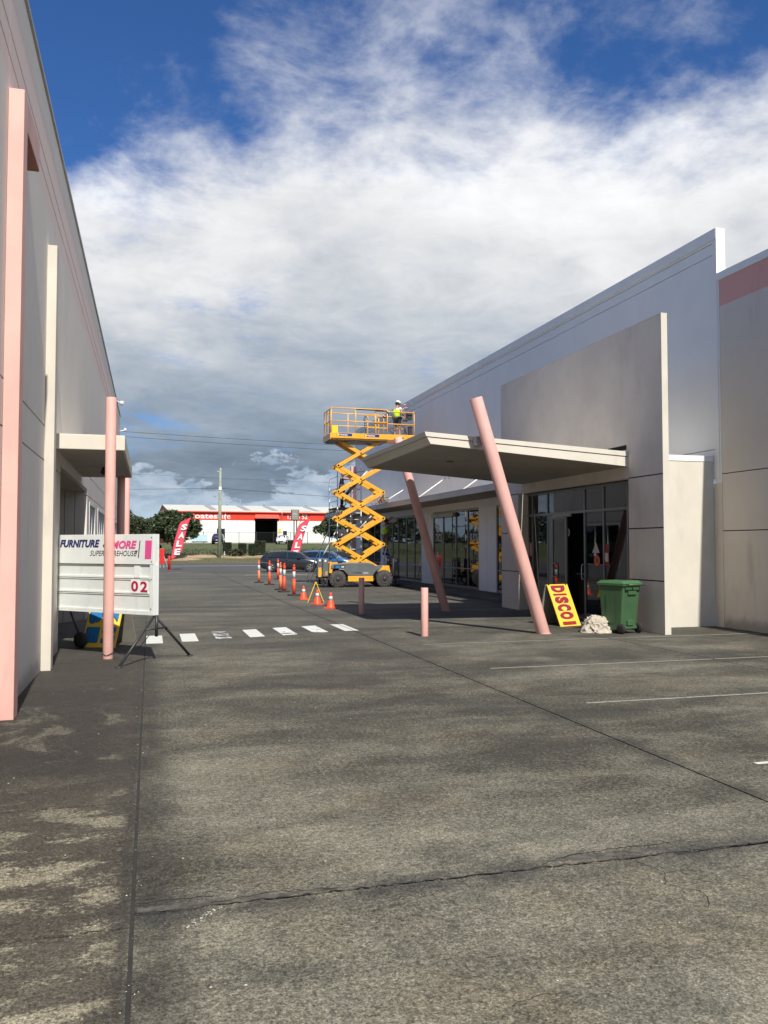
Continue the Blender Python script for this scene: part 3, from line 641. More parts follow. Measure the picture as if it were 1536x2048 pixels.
MB().lathe([(.09, 0), (.09, .012), (.05, .02)], 16, (1.3, 2.2, cz(1.3, 0) - .02)).lathe([(.09, 0), (.09, .012), (.05, .02)], 16, (2.6, 2.4, cz(2.6, 0) - .02)).build('downlight', 'brown', tc)
box('blade_slot', 'dark', BW, -.004, -.001, 1.3, 2.05, 3.83, 3.93)
box('bracket', 'flash', tc, .98, 1.14, -.2, -.021, 3.78, 3.96)
def slant(label, base, top, r):
    t = thing('leaning_post', label, 'post', base); a = Vector((0, 0, -.05)); b_ = Vector(top) - Vector(base)
    MB().cyl(a, b_, r, r, 32).build('shaft', 'pink', t, .004); MB().cyl((0, 0, 0), (0, 0, .012), r * 1.12, r * 1.1, 24).build('base_ring', 'pinkdark', t)
slant('near leaning pink post crossing the front edge of the tilted canopy', (7.66, 15.4, 0), (6.21, 15.4, 4.70), .132)
slant('far leaning pink post behind the tilted canopy', (7.76, 21.42, 0), (6.38, 21.42, 4.68), .115)
for lab, x, y in (('pink bollard standing nearest, in front of the leaning posts', 5.17, 15.52), ('pink bollard farther back, in front of the scissor lift', 5.27, 20.95)):
    t = thing('bollard', lab, 'bollard', (x, y, 0), 0, 'pink bollards beside the entrance')
    MB().cyl((0, 0, 0), (0, 0, .945), .072, .072, 24).build('pipe', 'pink', t, .004); MB().cyl((0, 0, 0), (0, 0, .008), .10, .10, 20).build('footing', 'mortar', t)
# ================================================================== SIGN TRAILER
ST = thing('sign_trailer', 'white mobile letter board reading FURNITURE MORE on black tripod legs', 'sign', (.155, 13.215, 0), R(135))
# local +x runs along the board away from its right-hand end, local +y faces the camera side
W = 2.27
def sb(name, m, x0, x1, y0, y1, z0, z1, bv=.003): return box(name, m, ST, x0, x1, y0, y1, z0, z1, bv)
sb('header_board', 'signwhite', .08, W, .02, .06, 1.475, 1.94)
for z0, z1 in ((1.255, 1.47), (1.015, 1.25), (.73, 1.01)):
    sb('letter_track', 'signcorr', .165, W, .0, .03, z0, z1); sb('track_rail', 'signwhite', .165, W, .03, .05, z0, z0 + .035); sb('track_lip', 'signcorr', .165, W, .03, .042, z1 - .02, z1 - .003)  # each track has a bottom rail and a thin top lip
sb('end_frame', 'signwhite', .08, .16, -.03, .055, .70, 1.474); sb('bottom_frame', 'signwhite', .165, W, -.03, .055, .70, .727); sb('back_sheet', 'signwhite', .08, W, -.06, -.032, .70, 1.94)
def btext(s, m, ua, ub, z0, z1, **k): text(s, m, ST, (ua, .062, z0), (-1, 0, 0), (0, 0, 1), ua - ub, z1 - z0, **k)
btext('FURNITURE', 'navy', 2.17, 1.245, 1.735, 1.86, bold=.045, shear=.25)
btext('&', 'navy', 1.17, 1.03, 1.735, 1.855, bold=.02, shear=.2)
btext('MORE', 'hotpink', .985, .43, 1.715, 1.843, bold=.045, shear=.25)
btext('SUPERWAREHOUSE', 'ink', 1.46, .43, 1.602, 1.686, shear=.25)
for m_, ua, ub, z0, z1, sh in (('navy', .408, .388, 1.573, 1.842, .3), ('hotpink', .262, .126, 1.558, 1.842, .10)):
    MB().add([(ua, .0625, z0), (ub, .0625, z0), (ub - .035 * sh / .3, .0625, z1), (ua - .035 * sh / .3, .0625, z1)], [(0, 1, 2, 3)]).build('printed_bar', m_, ST)
sb('number_card', 'white', .365, .56, .052, .056, 1.03, 1.235); sb('number_card', 'white', .19, .362, .052, .056, 1.03, 1.225)
text('0', 'crimson', ST, (.545, .058, 1.055), (-1, 0, 0), (0, 0, 1), .15, .165, 'number', .03)
text('2', 'crimson', ST, (.350, .058, 1.05), (-1, 0, 0), (0, 0, 1), .15, .165, 'number', .03)
sb('blank_card', 'white', .36, .49, .052, .056, 1.27, 1.45)
MB().add([(.47, .063, 1.685), (.41, .063, 1.69), (.43, .063, 1.655), (.455, .063, 1.585), (.45, .063, 1.65)], [(0, 1, 2, 3, 4)]).build('torn_patch', 'ink', ST)
for p_, z in ((.12, 1.89), (.12, 1.52), (.12, 1.25), (.12, .8)): MB().lathe([(.008, 0), (.008, .006)], 8, (p_, .062, z), (0, 1, 0)).build('rivet', 'steelblack', ST)
lg = lambda a, b_, r=.021: MB().cyl(a, b_, r, r, 10)
apex = (.10, 0, .70)
for s_ in (-1, 1):
    l_ = lg(apex, (.04 + .02, s_ * .74, .01)).build('leg', 'steelblack', ST); MB().lathe([(.055, 0), (.055, .012), (.02, .02)], 12, (.06, s_ * .74, .0)).build('foot', 'steelblack', l_)
lg((.06, -.22, .50), (.06, .22, .50), .014).build('crossbar', 'steelblack', ST)
lg((.06, 0, .70), (.06, 0, .38), .024).build('stem', 'steelblack', ST)
lg((2.9, -.70, .78), (2.46, -.64, .15), .02).build('strut', 'steelblack', ST)
MB().lathe([(.05, -.05), (.13, -.04), (.14, 0), (.13, .04), (.05, .05)], 20, (2.42, -.60, .14), (0, 1, 0)).build('wheel', 'rubber', ST)
# chain
ch = thing('chain', 'rusty chain slung from the sign trailer leg to the pink post', 'chain', (-.60, 13.78, 0))
cb = MB(); ring = [(.09 * math.cos(a * math.pi / 8), .09 * math.sin(a * math.pi / 8), .08 + .02 * math.sin(a)) for a in range(17)]
P0 = Vector((.09, -.03, .10)); P1 = Vector((.60, -.78, .42)); path = [Vector(p) for p in ring]
for i in range(19): t = i / 18; v = P0.lerp(P1, t); v.z -= .14 * math.sin(math.pi * t); path.append(v)
for i, (a, b_) in enumerate(zip(path, path[1:])):
    n = 2
    for k in range(n):
        p = a.lerp(b_, k / n); q = a.lerp(b_, (k + 1.25) / n); cb.beam(p, q, .012 if (i + k) % 2 else .004, .004 if (i + k) % 2 else .012)
cb.build('links', 'steelblack', ch)
# ================================================================== A-FRAMES
def aframe(label, p, ang, w, h, lean, spread, face, back):
    t = thing('sandwich_board', label, 'sign', p, ang)
    # face bottom edge on local x, leaning back to +y
    MB().add([(0, 0, 0), (w, 0, 0), (w, lean, h), (0, lean, h), (0, .02, 0), (w, .02, 0), (w, lean + .02, h), (0, lean + .02, h)], [(0, 1, 2, 3), (7, 6, 5, 4), (0, 4, 5, 1), (1, 5, 6, 2), (2, 6, 7, 3), (3, 7, 4, 0)]).build('front_board', face, t)
    MB().add([(0, spread, 0), (w, spread, 0), (w, lean + .04, h), (0, lean + .04, h), (0, spread + .02, 0), (w, spread + .02, 0), (w, lean + .06, h), (0, lean + .06, h)], [(0, 1, 2, 3), (7, 6, 5, 4), (0, 4, 5, 1), (1, 5, 6, 2), (2, 6, 7, 3), (3, 7, 4, 0)]).build('rear_board', back, t)
    MB().box(.03, .07, lean - .01, lean + .07, h - .03, h + .008).box(w - .07, w - .03, lean - .01, lean + .07, h - .03, h + .008).build('hinge', 'steelblack', t)
    return t
ds = aframe('yellow sandwich board with red letters DISCO standing beside the green bin', (8.66, 16.60, 0), R(17), .62, .90, .42, .70, 'boardyellow', 'boardback')
upv = Vector((0, .38, .90)).normalized(); n_ = Vector((0, -.90, .42)).normalized()
# DISCO reads downwards: text right = down the board, text up = to the right
def downtext(par, s, m, u0, u1, v0, v1, H, lean, h, eps=.003, **k):
    dn = -Vector((0, lean, h)).normalized(); top = Vector((0, lean, h)); o = top + Vector((u0, 0, 0)) + dn * v0 + n_ * eps
    text(s, m, par, o, dn, (1, 0, 0), v1 - v0, u1 - u0, ext=0, **k)
for s_, v0, v1 in (('D', .03, .195), ('I', .225, .265), ('S', .30, .455), ('C', .475, .63), ('O', .655, .83)):
    downtext(ds, s_, 'purple', .085, .485, v0 + .006, v1 + .006, 0, .42, .90, .003, bold=.075); downtext(ds, s_, 'boardred', .10, .50, v0, v1, 0, .42, .90, .005, bold=.05)
downtext(ds, 'I', 'boardred', .10, .50, .885, .965, 0, .42, .90, .005, bold=.05)
bs = aframe('yellow sandwich board with blue letters behind the pink post under the letter board', (-1.13, 15.5, 0), R(-24), .62, .95, .42, .85, 'boardyellow', 'boardback')
n_ = Vector((0, -.95, .42)).normalized()
for s_, u0, u1, v0, v1 in (('B', .04, .28, .34, .60), ('E', .04, .28, .67, .95), ('K', .34, .58, .28, .60), ('I', .34, .58, .67, .76), ('T', .34, .58, .82, 1.0)):
    downtext(bs, s_, 'ink', u0 - .012, u1 - .012, v0 + .012, v1 + .012, 0, .42, .95, .003, bold=.12); downtext(bs, s_, 'boardblue', u0, u1, v0, v1, 0, .42, .95, .005, bold=.12)
# ================================================================== WHEELIE BIN
bn = thing('wheelie_bin', 'dark green wheelie bin standing against the blade wall', 'bin', (9.27, 15.12, 0), R(18))
b = MB().hexa([(-.23, -.16, .07), (.23, -.16, .07), (.22, .34, .02), (-.22, .34, .02)], [(-.262, -.26, .98), (.262, -.26, .98), (.262, .38, .98), (-.262, .38, .98)]); b.build('body', 'bin', bn, .03)
MB().box(-.285, .285, -.285, .405, .955, .995).build('rim', 'bin', bn, .012)
MB().hexa([(-.29, -.30, 1.0), (.29, -.30, 1.0), (.29, .43, 1.0), (-.29, .43, 1.0)], [(-.235, -.22, 1.06), (.235, -.22, 1.06), (.235, .36, 1.06), (-.235, .36, 1.06)]).build('lid', 'binlid', bn, .012)
MB().cyl((-.24, -.37, .985), (.24, -.37, .985), .016).beam((-.22, -.37, .985), (-.22, -.31, .985), .03, .02).beam((.22, -.37, .985), (.22, -.31, .985), .03, .02).beam((0, -.37, .985), (0, -.31, .985), .03, .02).build('handle', 'bin', bn)
for s_ in (-1, 1):
    w = MB().lathe([(.04, -.028), (.095, -.028), (.104, -.015), (.104, .015), (.095, .028), (.04, .028)], 24, (s_ * .255, -.19, .104), (1, 0, 0)).build('wheel', 'rubber', bn); MB().lathe([(.05, -.03), (.05, .03)], 14, (s_ * .255, -.19, .104), (1, 0, 0)).build('hub', 'black', w)
MB().cyl((-.24, -.19, .104), (.24, -.19, .104), .013).build('axle', 'black', bn)
MB().box(-.09, .09, -.225, -.155, .16, .27).box(-.20, .20, -.205, -.15, .09, .15).box(-.12, .12, -.275, -.235, .78, .86).build('moulding', 'bin', bn, .01)
for s_ in (-1, 1): MB().add([(s_ * .262, -.02, .80), (s_ * .262, .2, .80), (s_ * .238, .2, .2), (s_ * .238, -.02, .2)], [(0, 1, 2, 3)]).build('side_panel', 'bin', bn)
# ================================================================== CLOTH
cl = thing('dust_sheet', 'crumpled pale dust sheet heaped between the bin and the DISCO board', 'cloth', (8.86, 15.40, 0))
from mathutils import noise as mn
bm = bmesh.new(); bmesh.ops.create_icosphere(bm, subdivisions=6, radius=1)
for v in bm.verts:
    p = v.co.copy(); w = Vector((mn.noise(p * 1.3 + Vector((1, 5, 2))), mn.noise(p * 1.3 + Vector((7, 1, 9))), mn.noise(p * 1.3 + Vector((4, 4, 4))))) * .9
    q = p + w; r = 1 + .16 * mn.noise(p * 1.5 + Vector((3, 1, 2)))
    def rg(k, sx_, sy_, sz_, off): return 1 - abs(mn.noise(Vector((q.x * sx_, q.y * sy_, q.z * sz_)) * k + Vector((off, off * 2, 3)))) * 3.2
    r += .16 * max(rg(.9, 1.4, 1.2, 4.5, 1.), -.3) + .07 * max(rg(1.7, 1., 2.2, 3.6, 6.), -.3) - .10
    z = max(0, p.z * r * .33 + .05); flat = 1 + .6 * max(0, .25 - p.z)
    v.co = Vector((p.x * r * .29 * flat, p.y * r * .25 * flat, z * .92))
me = bpy.data.meshes.new('sheet'); bm.to_mesh(me); bm.free(); me.materials.append(M['cloth'])
for p in me.polygons: p.use_smooth = True
o = bpy.data.objects.new('sheet', me); C.objects.link(o); o.parent = cl

# ================================================================== TRAFFIC BOLLARDS AND CONES
def ttop(fade):
    t = thing('traffic_bollard', 'x', 'bollard', (0, 0, 0), 0, 'orange traffic bollards along the work area')
    MB().lathe([(.24, 0), (.24, .025), (.20, .045), (.07, .055)], 24).build('base', 'rubber', t)
    MB().lathe([(.058, .05), (.054, .60)], 18).lathe([(.05, .86), (.048, 1.02)], 18).lathe([(.056, .985), (.056, 1.0)], 18).lathe([(.025, 1.02), (.025, 1.045), (.038, 1.055), (.038, 1.08), (.02, 1.105)], 14).build('tube', 'orangefade' if fade else 'orange', t)
    MB().lathe([(.053, .60), (.0515, .86)], 18).build('reflective_sleeve', 'reflect', t)
    return t
tt = {0: ttop(0), 1: ttop(1)}; first = {0: True, 1: True}
for x, y, fd, lab, tilt in ((5.10, 40.58, 1, 'leftmost orange bollard, tied to its neighbour with white tape', .01), (5.28, 38.23, 0, 'second orange bollard from the left, in front of the rear wheel of the dark hatchback', 0), (6.62, 44.64, 0, 'farthest orange bollard, nearest the side of the dark hatchback', 0),
        (5.12, 33.79, 1, 'faded pale orange bollard fourth from the left', .015), (4.99, 32.08, 0, 'orange bollard leaning slightly beside the faded one', -.02), (4.98, 29.7, 0, 'rightmost and nearest orange bollard, beside the traffic cones', 0)):
    c = tt[fd] if first[fd] else copy_tree(tt[fd]); first[fd] = False
    c.location = (x, y, 0); c.rotation_euler = (0, tilt, random.random() * 6); c['label'] = lab
tag(MB().beam((5.12, 40.5, 1.0), (5.26, 38.3, .99), .004, .05).build('tape', 'paper'), 'white tape strung between the two leftmost orange bollards', 'tape')
tag(MB().beam((5.10, 33.7, 1.0), (5.0, 32.15, 1.01), .004, .04).build('tape', 'orangefade'), 'orange tape strung between the faded bollard and its neighbour', 'tape')
cone = thing('traffic_cone', 'x', 'cone', (0, 0, 0), 0, 'orange traffic cones beside the wet floor sign')
MB().box(-.15, .15, -.15, .15, 0, .03).lathe([(.135, .03), (.115, .06), (.072, .24)], 24).lathe([(.048, .345), (.028, .44), (.02, .45)], 24).build('body', 'orange', cone, .006)
MB().lathe([(.0725, .24), (.0485, .345)], 24).build('reflective_collar', 'reflect', cone)
for i, (x, y, lab) in enumerate(((4.91, 27.38, 'orange traffic cone left of the yellow folding sign'), (4.89, 24.91, 'orange traffic cone in front of the yellow folding sign'), (4.94, 23.21, 'orange traffic cone right of the yellow folding sign'))):
    c = cone if i == 0 else copy_tree(cone); c.location = (x, y, 0); c.rotation_euler = (0, 0, .1 + i * .4); c['label'] = lab
wf = thing('folding_sign', 'small yellow folding wet floor sign between the traffic cones', 'sign', (5.04, 25.95, 0), R(-8))
for s_ in (-1, 1):
    q = MB().add([(s_ * .26, -.14, 0), (s_ * .26, .14, 0), (s_ * .02, .10, .62), (s_ * .02, -.10, .62), (s_ * .24, -.14, 0), (s_ * .24, .14, 0), (s_ * .0, .10, .62), (s_ * .0, -.10, .62)], [(0, 1, 2, 3), (7, 6, 5, 4), (0, 4, 5, 1), (1, 5, 6, 2), (2, 6, 7, 3), (3, 7, 4, 0)]).build('leaf', 'yellow', wf)
MB().box(-.03, .03, -.1, .1, .60, .63).build('hinge', 'yellow', wf)
for s_ in (-1,):
    u_ = Vector((s_ * -.24, 0, .62)).normalized(); text('CAUTION', 'ink', wf, Vector((s_ * .262, .1, .12)) + Vector((-.008, 0, 0)), -Vector((0, 1, 0)), u_, .2, .1, 'lettering', .01, 0, .004)
    text('WET FLOOR', 'ink', wf, Vector((s_ * .205, .09, .30)) + Vector((-.01, 0, 0)), -Vector((0, 1, 0)), u_, .18, .08, 'lettering', .01, 0, .004)
# ================================================================== SCISSOR LIFT
SL = thing('scissor_lift', 'yellow and grey rough terrain scissor lift with its platform raised high', 'lift', (8.8, 35.68, 0)); SL.scale = (1, .8, 1)
hood = [(-1.36, .80), (-1.33, .97), (-1.24, 1.02), (-.35, 1.06), (.30, 1.05), (.50, 1.0), (.80, .78), (.62, .66), (.50, .48), (-.58, .50), (-.68, .60), (-.80, .72), (-1.05, .80)]
for s_, y0, y1 in ((1, -.90, -.56), (1, .56, .90)): MB().prism(hood, y0, y1).build('hood', 'liftgrey', SL, .03)
MB().box(-1.2, 1.15, -.55, .55, .45, .92).build('chassis', 'liftgrey', SL, .02)
for y0, y1 in ((-.88, -.8), (.8, .88)): box('side_skirt', 'lift', SL, -.60, .52, y0, y1, .25, .485, .01)
box('engine_tray', 'steelblack', SL, -.9, .9, -.5, .5, .28, .45)
pn = box('control_panel', 'steelblack', SL, -1.22, -.74, -.915, -.895, .80, .95); box('panel_display', 'boardblue', pn, -1.15, -.95, -.919, -.916, .83, .92); box('panel_buttons', 'paper', pn, -.90, -.78, -.919, -.916, .85, .91); box('panel_label', 'white', pn, -1.0, -.76, -.919, -.916, .775, .79)
text('Compact', 'steelblack', SL, (-.40, -.903, .56), (1, 0, 0), (0, 0, 1), .42, .12, 'lettering', .01, .2, .003); text('12DX', 'paper', SL, (.06, -.903, .57), (1, 0, 0), (0, 0, 1), .24, .08, 'lettering', .01, 0, .003)
MB().prism([(-1.42, .62), (-1.30, .62), (-1.26, 1.0), (-1.05, 1.03), (-1.05, 1.08), (-1.40, 1.06)], -.86, -.60).build('corner_bracket', 'lift', SL); MB().prism([(-1.42, .62), (-1.30, .62), (-1.26, 1.0), (-1.05, 1.03), (-1.05, 1.08), (-1.40, 1.06)], .60, .86).build('corner_bracket', 'lift', SL)
for y0, y1 in ((-.70, -.45), (.45, .70)): MB().prism([(.78, .60), (1.34, .60), (1.28, .92), (1.0, .90)], y0, y1).build('pivot_bracket', 'lift', SL, .01)
for s_ in (-1, 1):
    for x in (-1.05, 1.02):
        w = thing('wheel', None, None, (x, s_ * .78, .365)); w.parent = SL
        for k_ in ('label', 'category'): 
            if k_ in w: del w[k_]
        b = MB().lathe([(.20, -.15), (.33, -.14), (.355, -.09), (.355, .09), (.33, .14), (.20, .15)], 28, (0, 0, 0), (0, 1, 0))
        for k in range(18):
            a = k * 2 * math.pi / 18
            for sd in (-1, 1):
                aa = a + (.17 if sd > 0 else 0); u = Vector((math.cos(aa), 0, math.sin(aa))); v = Vector((math.cos(aa + .14), 0, math.sin(aa + .14)))
                b.beam(u * .352 + Vector((0, sd * .02, 0)), v * .350 + Vector((0, sd * .15, 0)), .05, .035, u)
        b.build('tyre', 'tyre', w)
        rm = MB().lathe([(.195, 0), (.215, .012), (.20, .02), (.18, .004)], 24, (0, s_ * .149, 0), (0, s_, 0)).lathe([(.085, 0), (.075, .05), (.03, .06)], 14, (0, s_ * .15, 0), (0, s_, 0))
        for k in range(8):
            a = k * math.pi / 4; rm.lathe([(.014, 0), (.014, .016)], 8, (.125 * math.cos(a), s_ * .152, .125 * math.sin(a)), (0, s_, 0))
        rm.build('rim', 'rim', w); MB().cyl((0, s_ * .146, 0), (0, s_ * .1525, 0), .182, n=24).build('rim_disc', 'black', w)
for x0, x1 in ((-1.70, -1.46), (1.42, 1.66)):
    for y0, y1 in ((-.90, -.62), (.62, .90)):
        b = box('outrigger_cover', 'liftgrey', SL, x0, x1, y0, y1, .47, 1.22, .02); box('warning_cap', 'white', b, x0 + .07, x0 + .15, y0 - .004, y0 - .001, 1.10, 1.18)
        hz_ = MB()
        for k in range(3): hz_.add([(x0 + .10, y0 - .004, .52 + k * .06), (x0 + .20, y0 - .004, .55 + k * .06), (x0 + .20, y0 - .004, .575 + k * .06), (x0 + .10, y0 - .004, .545 + k * .06)], [(0, 1, 2, 3)])
        hz_.build('hazard_stripes', 'yellow', b)
    MB().box(x0 - .05, x1 + .1, -.8, .8, .34, .46).cyl(((x0 + x1) / 2, -.76, .12), ((x0 + x1) / 2, -.76, .45), .05).cyl(((x0 + x1) / 2, .76, .12), ((x0 + x1) / 2, .76, .45), .05).cyl(((x0 + x1) / 2, -.76, .10), ((x0 + x1) / 2, -.76, .13), .13).cyl(((x0 + x1) / 2, .76, .10), ((x0 + x1) / 2, .76, .13), .13).build('outrigger', 'steelblack', SL)
MB().box(-1.85, -1.72, -.60, -.55, .45, .85).build('grab_handle', 'lift', SL)
zs = [.70, 1.84, 2.98, 4.12, 5.25, 6.38]; XL, XR = -.98, 1.03
for i in range(5):
    z0, z1 = zs[i], zs[i + 1]; xl0 = XL + (.15 if i == 0 else 0)
    for s_ in (-1, 1):
        MB().beam((xl0, s_ * .56, z0), (XR - (.10 if i == 4 else 0), s_ * .56, z1), .07, .155).build('scissor_arm', 'lift', SL, .008)
        MB().beam((XR, s_ * .47, z0), (XL + (.0 if i == 4 else 0), s_ * .47, z1), .07, .155).build('scissor_arm', 'lift', SL, .008)
    MB().cyl(((XL + XR) / 2, -.61, (z0 + z1) / 2), ((XL + XR) / 2, .61, (z0 + z1) / 2), .035, n=10).build('pivot_pin', 'steelblack', SL)
    if i: 
        for x in (XL, XR): MB().cyl((x, -.62, z0), (x, .62, z0), .045, n=12).cyl((x, -.62, z0), (x, -.43, z0), .085, n=16).cyl((x, .43, z0), (x, .62, z0), .085, n=16).build('pivot_pin', 'lift', SL)
for p0, p1, p2 in (((-.60, 0, 1.78), (.05, 0, 2.50), (.62, 0, 3.10)), ((-.60, 0, 3.95), (.05, 0, 4.68), (.45, 0, 5.10))):
    h = MB().cyl(p0, p1, .075, n=14).cyl((p0[0], -.5, p0[2]), (p0[0], .5, p0[2]), .04, n=10).build('hydraulic_cylinder', 'steelblack', SL); MB().cyl(p1, p2, .035, n=12).build('piston_rod', 'galv', h)
for i in range(5):
    z0, z1 = zs[i], zs[i + 1]; a = Vector((XL + .1, -.2, z0 + .1)); m_ = Vector((.05, -.15, (z0 + z1) / 2 - .05)); MB().tube([a, a.lerp(m_, .5) + Vector((0, 0, -.1)), m_], .018, 6).build('hose', 'rubber', SL)
# platform
pl_y = .90
box('deck_frame', 'lift', SL, -1.38, 1.19, -.86, .86, 6.36, 6.46); box('deck', 'galv', SL, -1.38, 1.19, -.89, .89, 6.462, 6.50)
box('underside', 'steelblack', SL, -1.34, 1.16, -.82, .82, 6.31, 6.358)
for y0, y1 in ((-.93, -.895), (.895, .93)): box('toe_board', 'lift', SL, -1.38, 1.19, y0, y1, 6.42, 6.64, .004)
box('toe_board', 'lift', SL, -1.41, -1.38, -.93, .93, 6.36, 6.62, .004)
box('extension_deck', 'lift', SL, 1.192, 2.41, -.82, .82, 6.44, 6.52)
for y0, y1 in ((-.85, -.822), (.822, .85)): 
    b = box('extension_side', 'lift', SL, 1.192, 2.41, y0, y1, 6.42, 6.66, .004)
    if y0 < 0:
        for xx in (1.8, 2.1): box('cut_out', 'steelblack', b, xx, xx + .12, y0 - .003, y0 - .001, 6.49, 6.53)
box('battery_box', 'yellow', SL, -1.34, -1.05, -.86, -.6, 6.505, 6.95, .01)
def rail(pts, r=.022, name='guard_rail'): MB().tube(pts, r, 8).build(name, 'lift', SL)
for y, xa, xb in ((-.91, -1.36, 1.15), (.91, -1.36, 1.15)):
    rail([(xa, y, 6.66), (xa, y, 7.66), (xa + .05, y, 7.72), (xb, y, 7.72), (xb, y, 6.66)], .024)
    rail([(xa, y, 7.16), (xb, y, 7.16)])
    for x in (-.28,): rail([(x, y, 6.66), (x, y, 7.72)])
for y in (-.83, .83):
    rail([(.62, y, 6.62), (.62, y, 7.66), (2.36, y, 7.66), (2.40, y, 7.60), (2.40, y, 6.62)]); rail([(.62, y, 7.12), (2.40, y, 7.12)]); rail([(1.0, y, 6.62), (1.0, y, 7.66)])
for x in (-1.36, 2.40):
    rail([(x, -.9 if x < 0 else -.83, 7.70), (x, .9 if x < 0 else .83, 7.70)]); rail([(x, -.9 if x < 0 else -.83, 7.16), (x, .9 if x < 0 else .83, 7.16)])
rail([(-1.36, -.5, 6.66), (-1.36, -.5, 7.7)]); rail([(-1.36, .2, 6.66), (-1.36, .2, 7.7)])
MB().tube([(-.28, -.95, 7.69), (.9, -.95, 7.67), (1.15, -.95, 7.62), (1.2, -.9, 7.5), (1.05, -.9, 7.38), (.95, -.88, 7.45)], .024, 8).build('hose', 'rubber', SL)
for pts_ in ([(.42 + .09 * math.cos(k * .6), .3, 7.40 + .16 * math.sin(k * .6)) for k in range(11)], [(.40, .3, 7.55), (.36, .3, 7.2), (.44, .3, 6.7)], [(1.3, -.4, 7.0), (1.5, -.5, 6.7), (1.7, -.45, 7.15), (1.9, -.4, 7.2), (2.2, -.5, 6.6)]): MB().tube(pts_, .014, 6).build('hose', 'rubber', SL)
MB().box(2.12, 2.34, -.70, -.42, 7.36, 7.66).hexa([(1.93, -.7, 7.30), (2.14, -.7, 7.30), (2.14, -.4, 7.30), (1.93, -.4, 7.30)], [(2.0, -.7, 7.38), (2.14, -.7, 7.42), (2.14, -.4, 7.42), (2.0, -.4, 7.38)]).build('control_box', 'steelblack', SL, .01)
MB().tube([(2.1, -.6, 7.3), (1.95, -.6, 6.6)], .014, 6).tube([(1.95, -.6, 7.2), (2.15, -.6, 6.6)], .014, 6).box(2.18, 2.34, -.72, -.5, 6.55, 7.05).build('control_stand', 'steelblack', SL)
for x in (-1.12, .10):
    s_ = box('maker_plate', 'stickerblue', SL, x, x + .68, -.935, -.931, 6.50, 6.62); box('plate_emblem', 'yellow', s_, x + .02, x + .11, -.939, -.936, 6.51, 6.61); text('Haulotte', 'white', s_, (x + .14, -.936, 6.53), (1, 0, 0), (0, 0, 1), .34, .06, 'lettering', .03, 0, .003)
# ================================================================== SCAFFOLD
SC = thing('scaffold_tower', 'narrow aluminium scaffold tower behind the scissor lift', 'scaffold', (8.31, 37.6, 0))
def pole(name, pts, r=.028, m='scafalu'): MB().tube(pts, r, 8).build(name, m, SC)
for x, y, z in ((0, 0, 5.2), (1.12, 0, 5.45), (.0, 1.8, 5.0), (1.12, 1.8, 5.3)):
    pole('upright', [(x, y, .12), (x, y, z)]); MB().lathe([(.03, -.03), (.075, -.02), (.08, 0), (.075, .02), (.03, .03)], 12, (x, y, .08), (1, 0, 0)).build('castor', 'rubber', SC)
for x in (.0, 1.12):
    for k in range(9): pole('rung', [(x, 0, .5 + k * .56), (x, 1.8, .5 + k * .56)], .018)
for k in range(9): pole('rung', [(.62, 0, .5 + k * .56), (1.12, 0, .5 + k * .56)], .02)
pole('ladder_stile', [(.62, 0, .3), (.62, 0, 5.1)])
for z in (1.0, 3.0, 4.6): pole('brace', [(0, 0, z), (1.12, 0, z)], .018)
for z in (4.6,): pole('guard_rail', [(0, 1.8, z), (1.12, 1.8, z)], .018)
box('platform', 'brown', SC, -.05, 1.17, .0, 1.8, 3.50, 3.56); box('platform', 'brown', SC, -.05, .6, .0, 1.8, 1.9, 1.95)
pole('outrigger', [(0, 0, 2.6), (-1.16, .9, .05)], .02); pole('outrigger', [(0, 1.8, 2.6), (-1.0, 2.7, .05)], .02)
pole('diagonal_brace', [(0, 1.8, .8), (1.12, 1.8, 2.9)], .016)
box('sign_card', 'paper', SC, .05, .5, -.035, -.03, 2.2, 2.55)
# ================================================================== PEOPLE
def skin(name, verts, edges, rad, m, parent, sub=2, root=0):
    me = bpy.data.meshes.new(name); me.from_pydata([tuple(v) for v in verts], edges, []); me.update()
    o = bpy.data.objects.new(name, me); C.objects.link(o); md = o.modifiers.new('skin', 'SKIN'); md.use_smooth_shade = True; md.branch_smoothing = .4
    if not me.skin_vertices: return None
    sv = me.skin_vertices[0].data
    for i, r in enumerate(rad): sv[i].radius = (r, r) if not isinstance(r, tuple) else r; sv[i].use_root = (i == root)
    o.modifiers.new('sub', 'SUBSURF').levels = sub
    m2 = bpy.data.meshes.new_from_object(o.evaluated_get(bpy.context.evaluated_depsgraph_get()))
    bpy.data.objects.remove(o); m2.materials.clear(); m2.materials.append(M[m])
    for p in m2.polygons: p.use_smooth = True
    o2 = bpy.data.objects.new(name, m2); C.objects.link(o2); o2.parent = parent; return o2
def limbmesh(name, chains, m, parent): # chains: list of ([pts],[radii])
    v = []; e = []; r = []
    for pts, rr in chains:
        s0 = len(v); v += pts; r += rr; e += [(s0 + i, s0 + i + 1) for i in range(len(pts) - 1)]
    return skin(name, v, e, r, m, parent)
